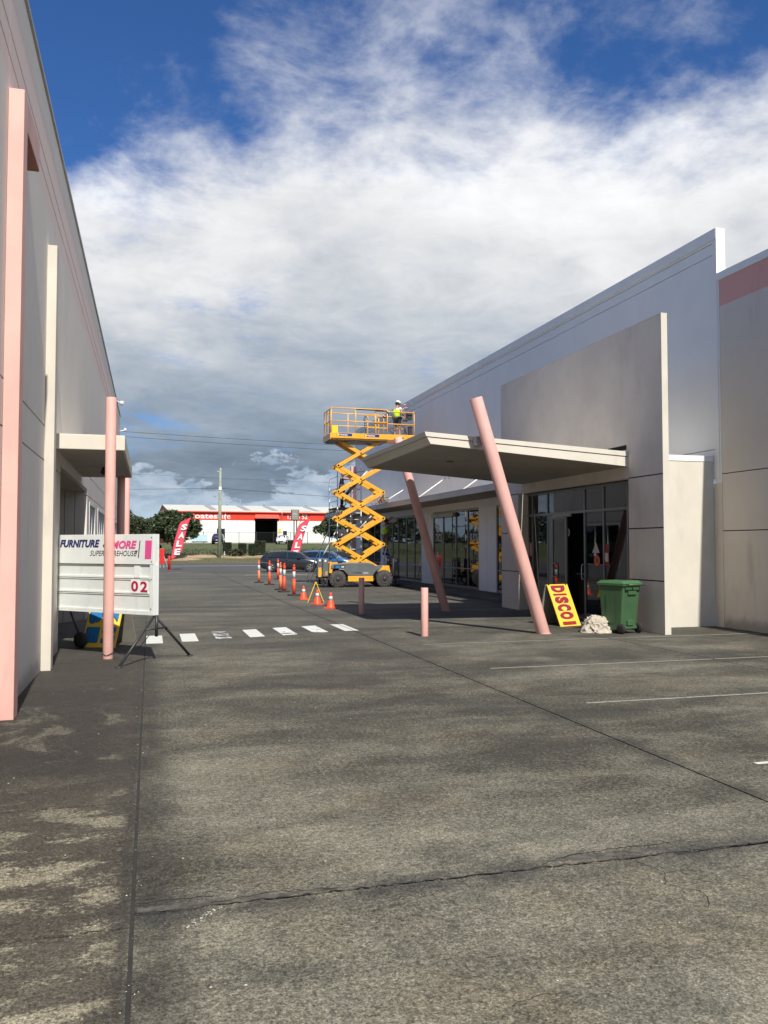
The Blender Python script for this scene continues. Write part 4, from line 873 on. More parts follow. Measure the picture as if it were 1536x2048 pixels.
def person(label, loc, rz, J, shirt, shorts, hat, top, longtrousers=False, hair='brownhair'):
    """J: joints in local metres, facing +x. y = left."""
    t = thing('person', label, 'person', loc, rz)
    V = Vector; pel, che, nek, hd = V(J['pelvis']), V(J['chest']), V(J['neck']), V(J['head'])
    v = [pel, (pel + che) / 2, che, nek, hd - (hd - nek) * .15, hd]; r = [.125, .12, .13, .055, .075, .092]; e = [(0, 1), (1, 2), (2, 3), (3, 4), (4, 5)]
    for s in 'LR':
        sh, el, wr = V(J['sh' + s]), V(J['el' + s]), V(J['wr' + s]); a = len(v)
        v += [sh, (sh + el) / 2, el, (el + wr) / 2, wr]; r += [.06, .05, .042, .04, .027]; e += [(2, a), (a, a + 1), (a + 1, a + 2), (a + 2, a + 3), (a + 3, a + 4)]
        d = (wr - el).normalized(); q = V(J.get('palm' + s, (0, 1, 0))).normalized(); u = d.cross(q).normalized()
        a2 = len(v); pm = wr + d * .06; v += [pm]; r += [(.036, .02)]; e += [(a + 4, a2)]
        for k, ln_ in enumerate((.075, .085, .08, .062)):
            b0 = pm + u * (.027 - .018 * k) + d * .02; b1 = b0 + d * ln_ * .5 + q * .012; b2 = b1 + d * ln_ * .3 + q * .03; i0 = len(v)
            v += [b0, b1, b2]; r += [.0095, .0088, .0075]; e += [(a2, i0), (i0, i0 + 1), (i0 + 1, i0 + 2)]
        i0 = len(v); v += [wr + d * .03 + u * .04, wr + d * .07 + u * .06 + q * .02]; r += [.011, .009]; e += [(a2, i0), (i0, i0 + 1)]
        hp, kn, an, toe = V(J['hip' + s]), V(J['kn' + s]), V(J['an' + s]), V(J['toe' + s]); a = len(v)
        v += [hp, (hp + kn) / 2, kn, kn.lerp(an, .35), an, toe]; r += [.095, .08, .058, .055, .036, .035]
        e += [(0, a), (a, a + 1), (a + 1, a + 2), (a + 2, a + 3), (a + 3, a + 4), (a + 4, a + 5)]
    skin('body', v, e, r, 'skin', t)
    # clothes
    v = [pel.lerp(che, -.02), (pel + che) / 2, che, V(J['shL']), V(J['shR']), V(J['shL']).lerp(V(J['elL']), .42), V(J['shR']).lerp(V(J['elR']), .42), nek.lerp(che, .5)]
    skin('shirt', v, [(0, 1), (1, 2), (2, 3), (2, 4), (3, 5), (4, 6), (2, 7)], [.158, .148, .160, .084, .084, .066, .066, .085], top, t)
    if shirt:
        skin('vest', [pel.lerp(che, .02), (pel + che) / 2, che + (nek - che) * .12, che.lerp(V(J['shL']), .98), che.lerp(V(J['shR']), .98), che.lerp(nek, .72)], [(0, 1), (1, 2), (2, 3), (2, 4), (2, 5)], [.168, .165, .18, .102, .102, .10], shirt, t)
    k_ = .95 if longtrousers else .62
    ch_ = [pel, V(J['hipL']), V(J['hipL']).lerp(V(J['knL']), .5), V(J['hipL']).lerp(V(J['knL']), k_), V(J['hipR']), V(J['hipR']).lerp(V(J['knR']), .5), V(J['hipR']).lerp(V(J['knR']), k_)]
    ee = [(0, 1), (1, 2), (2, 3), (0, 4), (4, 5), (5, 6)]; rr = [.150, .108, .096, .090, .108, .096, .090]
    if longtrousers:
        ch_ += [V(J['anL']).lerp(V(J['knL']), .1), V(J['anR']).lerp(V(J['knR']), .1)]; ee += [(3, 7), (6, 8)]; rr += [.06, .06]
    skin('shorts' if not longtrousers else 'trousers', ch_, ee, rr, shorts, t)
    for s in 'LR':
        an, toe = V(J['an' + s]), V(J['toe' + s]); skin('boot', [an + (an - toe).normalized() * .05 + V((0, 0, .06)), an - V((0, 0, .03)), an.lerp(toe, .5) - V((0, 0, .03)), toe - V((0, 0, .01))], [(0, 1), (1, 2), (2, 3)], [.055, .052, .05, .04], 'steelblack', t)
    up = (hd - nek).normalized(); f = V(J.get('face', (1, 0, 0))).normalized()
    f = (f - up * f.dot(up)).normalized(); sd = up.cross(f)
    mt = Matrix((f, sd, up)).transposed().to_4x4(); mt.translation = hd
    fb = MB(); nose = [V((.088, 0, .02)), V((.118, 0, -.012)), V((.09, -.016, -.02)), V((.09, .016, -.02))]
    fb.add([mt @ p for p in nose], [(0, 1, 2), (0, 3, 1), (1, 3, 2)])
    for s in (-1, 1): fb.lathe([(.012, -.008), (.028, 0), (.02, .012)], 10, mt @ V((-.005, s * .092, 0)), (mt.to_3x3() @ V((0, s, 0))))
    fb.build('face_features', 'skin', t)
    eb = MB()
    for s in (-1, 1): eb.lathe([(.004, 0), (.012, .003), (.004, .007)], 8, mt @ V((.086, s * .034, .018)), f)
    eb.box(.086, .094, -.024, .024, -.052, -.045, mt).build('eyes_and_mouth', 'brownhair', t)
    if hat:
        hb = MB(); hb.lathe([(.128, .0), (.124, .04), (.105, .085), (.06, .115), (.02, .122)], 20, hd + up * .035, up); hb.lathe([(.145, 0), (.13, .012)], 20, hd + up * .028 + f * .02, up); hb.build('hard_hat' if hat == 'white' else 'cap', hat, t)
    hh = MB(); hh.lathe([(.096, -.05), (.104, .01), (.098, .06), (.07, .10), (.02, .118)], 16, hd - f * .012, up); hh.build('hair', hair, t)
    return t
J1 = dict(pelvis=(0, 0, .95), chest=(-.01, 0, 1.30), neck=(.0, 0, 1.48), head=(.05, 0, 1.62), shL=(.0, .19, 1.40), elL=(.24, .24, 1.26), wrL=(.46, .12, 1.38), shR=(.0, -.19, 1.40), elR=(-.02, -.30, 1.14), wrR=(.22, -.22, 1.10),
          hipL=(0, .10, .90), knL=(.02, .13, .50), anL=(-.02, .15, .09), toeL=(.13, .17, .05), hipR=(0, -.10, .90), knR=(.03, -.12, .50), anR=(0, -.14, .09), toeR=(.15, -.16, .05), palmL=(0, -1, 0), palmR=(0, 1, 0))
person('worker in white hard hat, lime vest and black shorts standing on the raised lift platform', (10.60, 35.65, 6.52), R(35), J1, 'hivis', 'navycloth', 'white', 'white')
sg = thing('spray_gun', 'pale paint roller on a short pole held by the worker on the lift', 'tool', (11.02, 36.05, 7.9))
MB().tube([(-.15, .05, -.02), (.12, .05, .2)], .012, 6).build('pole', 'galv', sg); MB().cyl((.0, .0, .26), (.12, .1, .30), .05, n=12).cyl((.14, .0, .16), (.24, .1, .14), .04, n=10).build('roller', 'palepink', sg)
J2 = dict(J1); J2.update(shL=(0, .19, 1.42), elL=(.2, .32, 1.55), wrL=(.34, .18, 1.78), shR=(.0, -.19, 1.42), elR=(.26, -.26, 1.50), wrR=(.50, -.20, 1.62), head=(.04, 0, 1.64), face=(1, 0, .3))
person('worker in lime vest and khaki shorts on a stepladder, reaching up under the long awning', (10.92, 38.7, 1.32), R(8), J2, 'hivis', 'khaki', None, 'shirtgrey')
sd = thing('step_ladder', 'aluminium stepladder under the worker below the long awning', 'ladder', (10.95, 38.7, .09))
for s in (-1, 1):
    MB().beam((-.45, s * .28, 0), (0, s * .2, 1.75), .06, .025).build('stile', 'galv', sd); MB().beam((.5, s * .28, 0), (0, s * .2, 1.75), .06, .025).build('stile', 'galv', sd)
for k in range(5): MB().box(-.45 + .09 * (k + .5) - .05, -.45 + .09 * (k + .5) + .05, -.25, .25, .3 * (k + .6), .3 * (k + .6) + .03).build('tread', 'galv', sd)
box('top_step', 'galv', sd, -.16, .2, -.24, .24, 1.19, 1.22)
J3 = dict(J1); J3.update(pelvis=(-.1, 0, .38), chest=(.10, 0, .62), neck=(.26, 0, .70), head=(.36, 0, .66), shL=(.18, .19, .66), elL=(.34, .25, .42), wrL=(.46, .16, .22), shR=(.18, -.19, .66), elR=(.36, -.26, .40), wrR=(.50, -.18, .20), face=(1, 0, -1),
    hipL=(-.12, .12, .34), knL=(.22, .2, .36), anL=(.02, .18, .09), toeL=(.15, .19, .05), hipR=(-.12, -.12, .34), knR=(.2, -.2, .36), anR=(.0, -.18, .09), toeR=(.14, -.19, .05))
person('worker in pale shirt and white cap crouching on top of the long awning', (11.05, 39.6, 3.70), R(200), J3, None, 'khaki', 'white', 'shirtgrey')
J4 = dict(J1); J4.update(elL=(.30, .26, 1.40), wrL=(.55, .2, 1.48), elR=(.26, -.28, 1.36), wrR=(.50, -.2, 1.46))
person('worker in dark clothes standing on the scaffold tower with arms stretched out', (8.72, 38.5, 3.56), R(-10), J4, None, 'navycloth', None, 'navycloth', True, 'shirtgrey')
tag(MB().tube([(9.05, 38.3, 4.95), (9.3, 38.2, 5.25), (9.7, 38.2, 5.3)], .02, 6).tube([(8.6, 37.5, 3.9), (8.45, 37.4, 3.75), (8.55, 37.4, 3.6), (8.7, 37.5, 3.7), (8.6, 37.5, 3.9)], .02, 6).build('spray_hose', 'rubber'), 'black spray hose held by the dark clothed worker on the scaffold', 'hose')
# ================================================================== CARS
def car(name, label, cat, loc, rz, paint, L=4.26, Wd=1.79, H=1.47, style='hatch', z0=.17):
    t = thing(name, label, cat, loc, rz)
    hl = L / 2; wb = L * .308
    if style == 'hatch':   # (x, bottom z, belt z, roof z, half width belt, half width roof)
        st = [(-hl, .40, .86, .88, .60, .52), (-hl + .06, .26, .98, 1.02, .80, .58), (-hl + .30, .20, 1.00, 1.26, .87, .58), (-hl + .55, .19, .99, 1.40, .89, .60), (-hl + 1.1, .18, .97, 1.455, .895, .62), (-hl + 1.9, .18, .95, 1.47, .895, .63), (-hl + 2.5, .18, .93, 1.42, .895, .62),
              (-hl + 2.95, .18, .92, 1.20, .89, .66), (-hl + 3.25, .18, .90, .96, .88, .72), (-hl + 3.7, .19, .84, .86, .86, .70), (-hl + 4.05, .22, .72, .74, .76, .6), (-hl + 4.22, .30, .60, .62, .60, .5)]
        st = [(x * L / 4.26, a, b, c, d, e) for x, a, b, c, d, e in st]; wi = (2, 8)
    elif style == 'suv':
        st = [(-hl, .45, 1.0, 1.05, .7, .6), (-hl + .08, .3, 1.1, 1.25, .86, .64), (-hl + .35, .25, 1.12, 1.6, .92, .66), (-hl + 1.3, .24, 1.1, 1.70, .93, .68), (-hl + 2.6, .24, 1.08, 1.66, .93, .68), (-hl + 3.1, .24, 1.06, 1.36, .92, .7), (-hl + 3.4, .24, 1.04, 1.10, .91, .76), (-hl + 4.1, .28, .98, 1.0, .86, .7), (-hl + 4.4, .4, .8, .82, .7, .6)]; wi = (2, 6)
    else:
        st = [(-hl, .40, .85, .87, .62, .55), (-hl + .08, .27, 1.0, 1.02, .80, .66), (-hl + .65, .2, 1.02, 1.06, .88, .62), (-hl + 1.05, .19, 1.0, 1.34, .89, .58), (-hl + 1.7, .18, .98, 1.45, .895, .6), (-hl + 2.4, .18, .96, 1.44, .895, .61), (-hl + 2.95, .18, .94, 1.22, .89, .66), (-hl + 3.3, .18, .93, .98, .88, .72), (-hl + 4.0, .2, .84, .86, .84, .68), (-hl + 4.35, .28, .68, .70, .66, .55)]; wi = (2, 7)
        st = [(x * L / 4.45, a, b, c, d, e) for x, a, b, c, d, e in st]
    vs = []; n = 0
    for x, zb, zt, zr, wb_, wr in st:
        ring = [(0, zb), (-wb_ * .9, zb), (-wb_, zb + .15), (-wb_ * 1.0, (zb + zt) / 2 + .05), (-wb_ * .965, zt), (-(wb_ * .12 + wr * .88), zt + (zr - zt) * .80), (-wr * .82, zr - .01), (0, zr)]
        ring += [(-y, z) for y, z in ring[-2:0:-1]]; n = len(ring); vs += [(x, y, z) for y, z in ring]
    fs = []
    for k in range(len(st) - 1):
        for i in range(n): fs.append((k * n + i, k * n + (i + 1) % n, (k + 1) * n + (i + 1) % n, (k + 1) * n + i))
    fs += [tuple(range(n))[::-1], tuple((len(st) - 1) * n + i for i in range(n))]
    b = MB(); b.add(vs, fs, [True] * (len(fs) - 2) + [False] * 2); body = b.build('body', paint, t)
    md = body.modifiers.new('sub', 'SUBSURF'); md.levels = 1; md.render_levels = 1
    # side glass
    def P_(k, side, f):      # point on greenhouse side of station k, f=0 belt .. 1 near roof
        x, zb, zt, zr, wb_, wr = st[k]; a = Vector((x, wb_ * .965, zt)); c = Vector((x, wb_ * .12 + wr * .88, zt + (zr - zt) * .80)); p = a.lerp(c, f); p.y = (p.y + .012) * side; return p
    for sd_ in (-1, 1):
        segs = [(wi[0] + 1, (wi[0] + wi[1]) // 2), ((wi[0] + wi[1]) // 2, wi[1] - 1)]
        for a, c in segs:
            q = MB(); idx = list(range(a, c + 1)); lo = [P_(k, sd_, .05) for k in idx]; hi = [P_(k, sd_, .98) for k in idx]
            lo[0].x += .04; hi[0].x += .04; lo[-1].x -= .04; hi[-1].x -= .04
            if c == wi[1] - 1: lo.append(P_(wi[1], sd_, .05) - Vector((.12, 0, 0))); hi.append(lo[-1] + Vector((-.02, 0, .04)))
            q.add(lo + hi, [(i, i + 1, len(lo) + i + 1, len(lo) + i) for i in range(len(lo) - 1)]); q.build('side_window', 'carglass', t)
    def cross(k0, k1, f0, f1, name):
        A = []
        for k, f in ((k0, f0), (k1, f1)):
            x, zb, zt, zr, wb_, wr = st[k]; A.append((x, wr * .80, zr))
        (xa, wa, za), (xb, wb2, zb2) = A; dxx, dzz = xb - xa, zb2 - za; nn = Vector((-dzz, 0, dxx)).normalized() * (.022 if dxx > 0 else .022)
        if nn.z < 0: nn = -nn
        pts_ = [Vector((xa + dxx * f0, -wa, za + dzz * f0)), Vector((xa + dxx * f0, wa, za + dzz * f0)), Vector((xa + dxx * f1, wb2, za + dzz * f1)), Vector((xa + dxx * f1, -wb2, za + dzz * f1))]
        MB().add([p + nn for p in pts_], [(0, 1, 2, 3)]).build(name, 'carglass', t)
    cross(wi[1] - 2, wi[1], .12, .95, 'windscreen'); cross(wi[0] - 1, wi[0] + 1, .15, .85, 'rear_window')
    for x in (-wb - .0, wb):
        for s in (-1, 1):
            yy = s * (Wd / 2 - .09)
            MB().cyl((x, yy - s * .10, .33), (x, yy + s * .096, .33), .375, n=24).build('wheel_arch', 'black', t)
            w = MB().lathe([(.21, -.10), (.30, -.10), (.32, -.07), (.32, .07), (.30, .10), (.21, .10)], 24, (x, yy + s * .03, .32), (0, 1, 0)).build('wheel', 'carTyre', t)
            r_ = MB().cyl((x, yy + s * .11, .32), (x, yy + s * .125, .32), .22, n=20)
            r_.build('rim_well', 'black', w); sp_ = MB().lathe([(.215, 0), (.205, .012), (.19, .0)], 20, (x, yy + s * .125, .32), (0, s, 0))
            for k in range(5): a = k * 1.2566; sp_.beam((x, yy + s * .132, .32), (x + .2 * math.cos(a), yy + s * .132, .32 + .2 * math.sin(a)), .05, .014, (0, 1, 0))
            sp_.build('rim', 'alloy', w)
    for s in (-1, 1):
        box('tail_lamp', 'tail', t, -hl - .01, -hl + .12, s * .60 - .13, s * .60 + .13, .80, .93, .02); MB().hexa([(hl * .86, s * .52, .60), (hl * .97, s * .42, .60), (hl * .90, s * .74, .60), (hl * .80, s * .82, .62)], [(hl * .86, s * .52, .74), (hl * .95, s * .42, .70), (hl * .88, s * .70, .72), (hl * .78, s * .80, .76)]).build('headlamp', 'lamp', t)
        MB().box(hl * .22, hl * .32, s * (Wd / 2 + .02) - .07, s * (Wd / 2 + .02) + .09, .93, 1.06).build('mirror', paint, t, .02)
    box('number_plate', 'paper', t, -hl - .035, -hl - .02, -.22, .22, .55, .66) ; box('grille', 'black', t, hl - .05, hl + .0, -.4, .4, .38, .50, .01)
    ln_ = MB()
    for s in (-1, 1):
        for x in (-.45, .55): ln_.box(x - .006, x + .006, s * .897 - .004, s * .897 + .004, .25, .93)
        ln_.box(-.35, -.2, s * .9 - .01, s * .9 + .012, .82, .845)
    ln_.build('door_gap', 'black', t)
    return t
car('parked_car', 'dark charcoal hatchback parked side on behind the orange bollards', 'car', (9.46, 57.2, 0), R(-17), 'darkcar')
car('parked_car', 'bright blue hatchback parked behind the charcoal one', 'car', (12.5, 60.6, 0), R(-24), 'bluecar', L=4.3)
car('parked_car', 'dark grey sedan parked right of the blue hatchback, seen past the scaffold', 'car', (14.6, 63.6, 0), R(-24), 'greycar', style='sedan', L=4.5)
car('parked_car', 'white sedan parked farthest right, seen behind the scissor lift', 'car', (16.6, 66.2, 0), R(-24), 'whitecar', style='sedan', L=4.6)
car('parked_car', 'navy blue vehicle seen from behind near the fence of the red and white shed', 'car', (10.7, 137.5, hz(0, 137.5)), R(80), 'navycar', style='suv', L=4.5)
car('parked_car', 'white hatchback facing the road beside the dark shed doorway', 'car', (21.15, 137.5, hz(0, 137.5)), R(-108), 'whitecar')
# ================================================================== FLAGS
def flag(label, base, lean, H, z0, m='redflag'):
    t = thing('feather_flag', label, 'flag', base)
    pts = [Vector((0, 0, 0))]; n = 16
    for i in range(1, n + 1):
        k = i / n; pts.append(Vector((lean * k ** 1.6, 0, H * (k - .03 * k * k))))
    MB().tube(pts, .018, 8).build('pole', 'steelblack', t)
    fb = MB(); vs = []; rows = 22; z1 = H * .97; polex = lambda z: lean * min(1, z / (H * .97)) ** 1.6
    def width(k):   # k 0 bottom .. 1 top
        if k < .16: return .08 + .66 * (k / .16)
        return .74 - .08 * (k - .16) if k < .84 else .685 * (1 - ((k - .84) / .165) ** 2)
    cols = 6
    for r_ in range(rows + 1):
        k = r_ / rows; z = z0 + (z1 - z0) * k; w = max(.06, width(k))
        for c in range(cols + 1):
            u = c / cols; vs.append((polex(z) + .02 + (max(0, .685 - w) if k > .5 else 0) + w * u, .05 * math.sin(u * 3.0 + k * 7) * u, z + u * w * .14))
    fb.add(vs, [(r_ * (cols + 1) + c, r_ * (cols + 1) + c + 1, (r_ + 1) * (cols + 1) + c + 1, (r_ + 1) * (cols + 1) + c) for r_ in range(rows) for c in range(cols)], True)
    o = fb.build('banner', m, t); s_ = o.modifiers.new('thick', 'SOLIDIFY'); s_.thickness = .004
    hgt = z1 - z0; sz = hgt * .17
    for i, ch_ in enumerate('SALE'):
        z = z0 + hgt * (.70 - i * .195); x = polex(z + sz / 2) + .15
        sl_ = Vector((lean * 1.5 / H * (z / H) ** .6, 0, 1)).normalized()
        text(ch_, 'white', t, (x, -.075, z), (1, 0, .05), sl_, .42, sz * .86, 'flag_lettering', .04, 0, 0)
    return t
flag('left red feather flag reading SALE beside the red bollard and the tree', (1.45, 64.6, 0), .82, 4.05, .75)
flag('right red feather flag reading SALE rising behind the parked cars', (10.15, 63.4, 0), 1.05, 4.0, .6)
t = thing('red_bollard', 'short red steel bollard at the foot of the left SALE flag', 'bollard', (1.40, 64.1, 0)); MB().lathe([(.10, 0), (.10, 1.0), (.06, 1.06)], 18).build('pipe', 'red', t); MB().lathe([(.16, 0), (.16, .02)], 14).build('base_plate', 'red', t)
t = thing('red_sign_board', 'small plain red panel on posts right of the white letter board', 'sign', (1.0, 69.5, 0)); box('panel', 'red', t, -.24, .14, -.02, .02, .35, 1.58, .02); MB().box(-.2, -.17, .021, .05, 0, 1.3).box(.08, .11, .021, .05, 0, 1.3).build('post', 'galv', t); MB().tube([(.1, 0, 1.0), (.42, -.4, .0)], .012, 6).build('stay', 'paper', t)
# ================================================================== RED AND WHITE SHED
SH = thing('hire_shed', 'long white steel shed with red band and open dark doorway across the road', 'building', (3.31, 149.66, 2.25), math.atan2(.06, 1))
EV, RZ, DP = 5.62, 7.3, 26.; BL, BZ = 58., 4.15
b = MB()
def wl(name, m, x0, x1, z0, z1, y=0.): return box(name, m, SH, x0, x1, y, y + .2, z0, z1)
D0, D1, DZ = 14.85, 18.95, 4.2
wl('wall', 'shedwhite', 0, D0, 0, BZ); wl('wall', 'shedwhite', D1, BL, 0, BZ); wl('red_band', 'oranger', 0, D0, BZ + .005, EV); wl('red_band', 'oranger', D1, BL, BZ + .005, EV); wl('red_band', 'oranger', D0, D1, 4.7, EV)
box('doorway_dark', 'void', SH, D0 - 1, D1 + 1, 6, 6.2, 0, 5); box('door_side', 'void', SH, D0 - .2, D0, .2, 6, 0, 4.7); box('door_side', 'void', SH, D1, D1 + .2, .2, 6, 0, 4.7); box('doorway_ceiling', 'void', SH, D0 - .2, D1 + .2, .2, 6, 4.7, 4.8)
MB().hexa([(D0 - .1, -.5, 4.55), (D1 + .3, -.5, 4.55), (D1 + .3, 0, 4.6), (D0 - .1, 0, 4.6)], [(D0 + .05, -.1, 5.25), (D1 + .15, -.1, 5.25), (D1 + .15, 0, 5.25), (D0 + .05, 0, 5.25)]).build('door_hood', 'oranger', SH)
wl('roller_door', 'void', D0, D1, 4.2, 4.69, .1)
# gable end and roof
MB().prism([(0, 0), (DP, 0), (DP, EV), (DP / 2, RZ + .02), (0, EV)], 0, .2, Matrix(((0, -1, 0, 0), (1, 0, 0, .21), (0, 0, 1, 0), (0, 0, 0, 1)))).build('gable', 'oranger', SH)
for ya, yb, za, zb in ((-.3, DP / 2, EV - .0, RZ), (DP / 2, DP + .3, RZ, EV)):
    MB().hexa([(-.35, ya, za), (BL, ya, za), (BL, yb, zb), (-.35, yb, zb)], [(-.35, ya, za + .12), (BL, ya, za + .12), (BL, yb, zb + .12), (-.35, yb, zb + .12)]).build('roof', 'roof', SH)
sl_ = (RZ - EV) / (DP / 2)
for x in (7.3, 13.4, 18.5, 26.5, 34, 42): MB().hexa([(x, 2.0, EV + .125 + sl_ * 2.3), (x + 1.1, 2.0, EV + .125 + sl_ * 2.3), (x + 1.1, 12.0, EV + .125 + sl_ * 12.3), (x, 12.0, EV + .125 + sl_ * 12.3)], [(x, 2.0, EV + .15 + sl_ * 2.3), (x + 1.1, 2.0, EV + .15 + sl_ * 2.3), (x + 1.1, 12.0, EV + .15 + sl_ * 12.3), (x, 12.0, EV + .15 + sl_ * 12.3)]).build('skylight', 'rooflight', SH)
for x in (4.2, 11.8, 19, 27.4, 33): MB().lathe([(.10, 0), (.10, .25), (.17, .3), (.15, .45), (.05, .5)], 12, (x, DP / 2, RZ + .1)).build('roof_vent', 'rooflight', SH)
MB().box(0, BL, -.36, -.30, EV - .1, EV + .08).build('gutter', 'oranger', SH)
for x in (2, 9.5, 28.5, 36, 44): box('downpipe', 'shedwhite', SH, x, x + .1, -.1, -.002, 0, EV - .1)
w = box('window', 'shedwhite', SH, 8.0, 9.6, -.05, -.002, 1.0, 2.75); box('pane', 'carglass', w, 8.08, 9.52, -.06, -.052, 1.06, 2.68)
w = box('window', 'shedwhite', SH, 19.9, 20.75, -.05, -.002, .8, 2.4); box('pane', 'carglass', w, 19.96, 20.68, -.06, -.052, .86, 2.34)
w = box('window', 'shedwhite', SH, 29.5, 31.2, -.05, -.002, 1.0, 2.4); box('pane', 'carglass', w, 29.58, 31.1, -.06, -.052, 1.06, 2.3)
box('notice_board', 'boardyellow', SH, 19.1, 19.6, -.03, -.002, 1.9, 2.7)
text('Coates', 'white', SH, (2.95, -.01, 4.42), (1, 0, 0), (0, 0, 1), 5.2, .95, 'shop_lettering', .02, 0, .01)
text('hire', 'white', SH, (8.25, -.01, 4.42), (1, 0, 0), (0, 0, 1), 2.2, .98, 'shop_lettering', 0, 0, .01)
text('13 15 52', 'white', SH, (20.8, -.01, 4.50), (1, 0, 0), (0, 0, 1), 3.7, .85, 'shop_lettering', .015, 0, .01)
an_ = MB().tube([(14.3, DP / 2, RZ), (14.3, DP / 2, RZ + 1.3)], .03, 6).tube([(13.9, DP / 2, RZ + 1.25), (14.9, DP / 2, RZ + 1.3)], .02, 6); an_.build('antenna', 'galv', SH)
MB().tube([(19.6, -.8, 4.6), (19.6, -.8, 5.95), (25.0, -.8, 5.9)], .04, 6).build('sign_frame', 'galv', SH)
# fence, sign, hydrant
FN = thing('security_fence', 'thin black wire fence in front of the white shed', 'fence', (-6, 141, 2.3))
for i in range(18): box('post', 'steelblack', FN, i * 2.9, i * 2.9 + .07, 0, .07, 0, 1.95)
box('top_rail', 'steelblack', FN, 0, 49.5, 0, .04, 1.80, 1.84); box('bottom_rail', 'steelblack', FN, 0, 49.5, 0, .04, .12, .16)
pk = MB()
for i in range(330): pk.box(i * .15 + .05, i * .15 + .066, .01, .026, .02, 1.84)
pk.build('pickets', 'steelblack', FN)['kind'] = 'stuff'
t = thing('low_sign', 'low pale blue sign board on posts left of the navy vehicle', 'sign', (6.4, 136.5, hz(0, 136.5))); box('panel', 'tealsign', t, 0, 2.4, -.04, 0, .25, 1.5); box('rail', 'leafdark', t, .0, 2.5, -.06, -.041, .25, .42); MB().box(.3, .38, .0, .06, 0, .5).box(2.0, 2.08, 0, .06, 0, .5).build('post', 'timberpole', t)
t = thing('pylon_sign', 'brown box sign on two posts in front of the red band of the shed', 'sign', (18.6, 110, hz(0, 110))); box('cabinet', 'brown', t, -.55, .45, -.3, .3, 4.2, 5.6, .03); box('face', 'boardback', t, -.52, .30, -.32, -.301, 4.25, 5.55); text('HIRE', 'paper', t, (-.35, -.33, 4.95), (1, 0, 0), (0, 0, 1), .45, .15, 'lettering', .02, 0, 0)
MB().box(-.25, -.12, -.06, .06, 0, 4.2).build('post', 'steelblack', t); MB().box(.1, .23, -.06, .06, 0, 4.2).build('post', 'steelblack', t)
t = thing('hydrant_marker', 'small white marker post on the sandy bank by the hedges', 'marker', (8.45, 99.6, hz(8.45, 99.6))); MB().cyl((0, 0, 0), (0, 0, .55), .05, n=10).cyl((0, 0, .35), (0, 0, .5), .11, n=10).lathe([(.07, .55), (.05, .75), (.02, .8)], 10).build('body', 'paper', t)
# power pole and wires
t = thing('power_pole', 'tall greenish timber power pole on the sandy bank in front of the shed', 'pole', (7.88, 100, .2)); MB().cyl((0, 0, -.3), (.06, 0, 10.75), .24, .13, 14).build('shaft', 'timberpole', t)
MB().tube([(.05, 0, 10.3), (-.3, 0, 10.45)], .03, 6).lathe([(.05, 0), (.05, .12)], 8, (.08, -.12, 10.1)).lathe([(.05, 0), (.05, .12)], 8, (.08, .0, 10.7)).box(-.12, .2, -.2, -.1, 8.2, 8.6).build('fittings', 'lamp', t)
def wire(lab, a, b_, sag, r=.022):
    a = Vector(a); b_ = Vector(b_); pts = []
    for i in range(17):
        k = i / 16; p = a.lerp(b_, k); p.z -= sag * 4 * k * (1 - k); pts.append(p)
    tag(MB().tube(pts, r, 6).build('power_line', 'steelblack'), lab, 'cable')
wire('upper of the two overhead lines crossing behind the lift platform', (-16, 100, 15.45), (44, 100, 13.9), .25)
wire('lower of the two overhead lines crossing behind the lift platform', (-16, 100, 14.95), (44, 100, 13.2), .3)
wire('overhead line running left from the power pole', (-45, 98, 9.2), (7.9, 100, 8.65), .75)
wire('overhead line running right from the power pole', (7.9, 100, 8.65), (60, 101, 7.7), .7)
wire('thin overhead line high above the left trees', (-45, 104, 12.2), (40, 118, 10.8), .5, .014)
wire('thin overhead line falling towards the shed roof', (-30, 112, 9.0), (4, 150, 6.2), .6, .014)
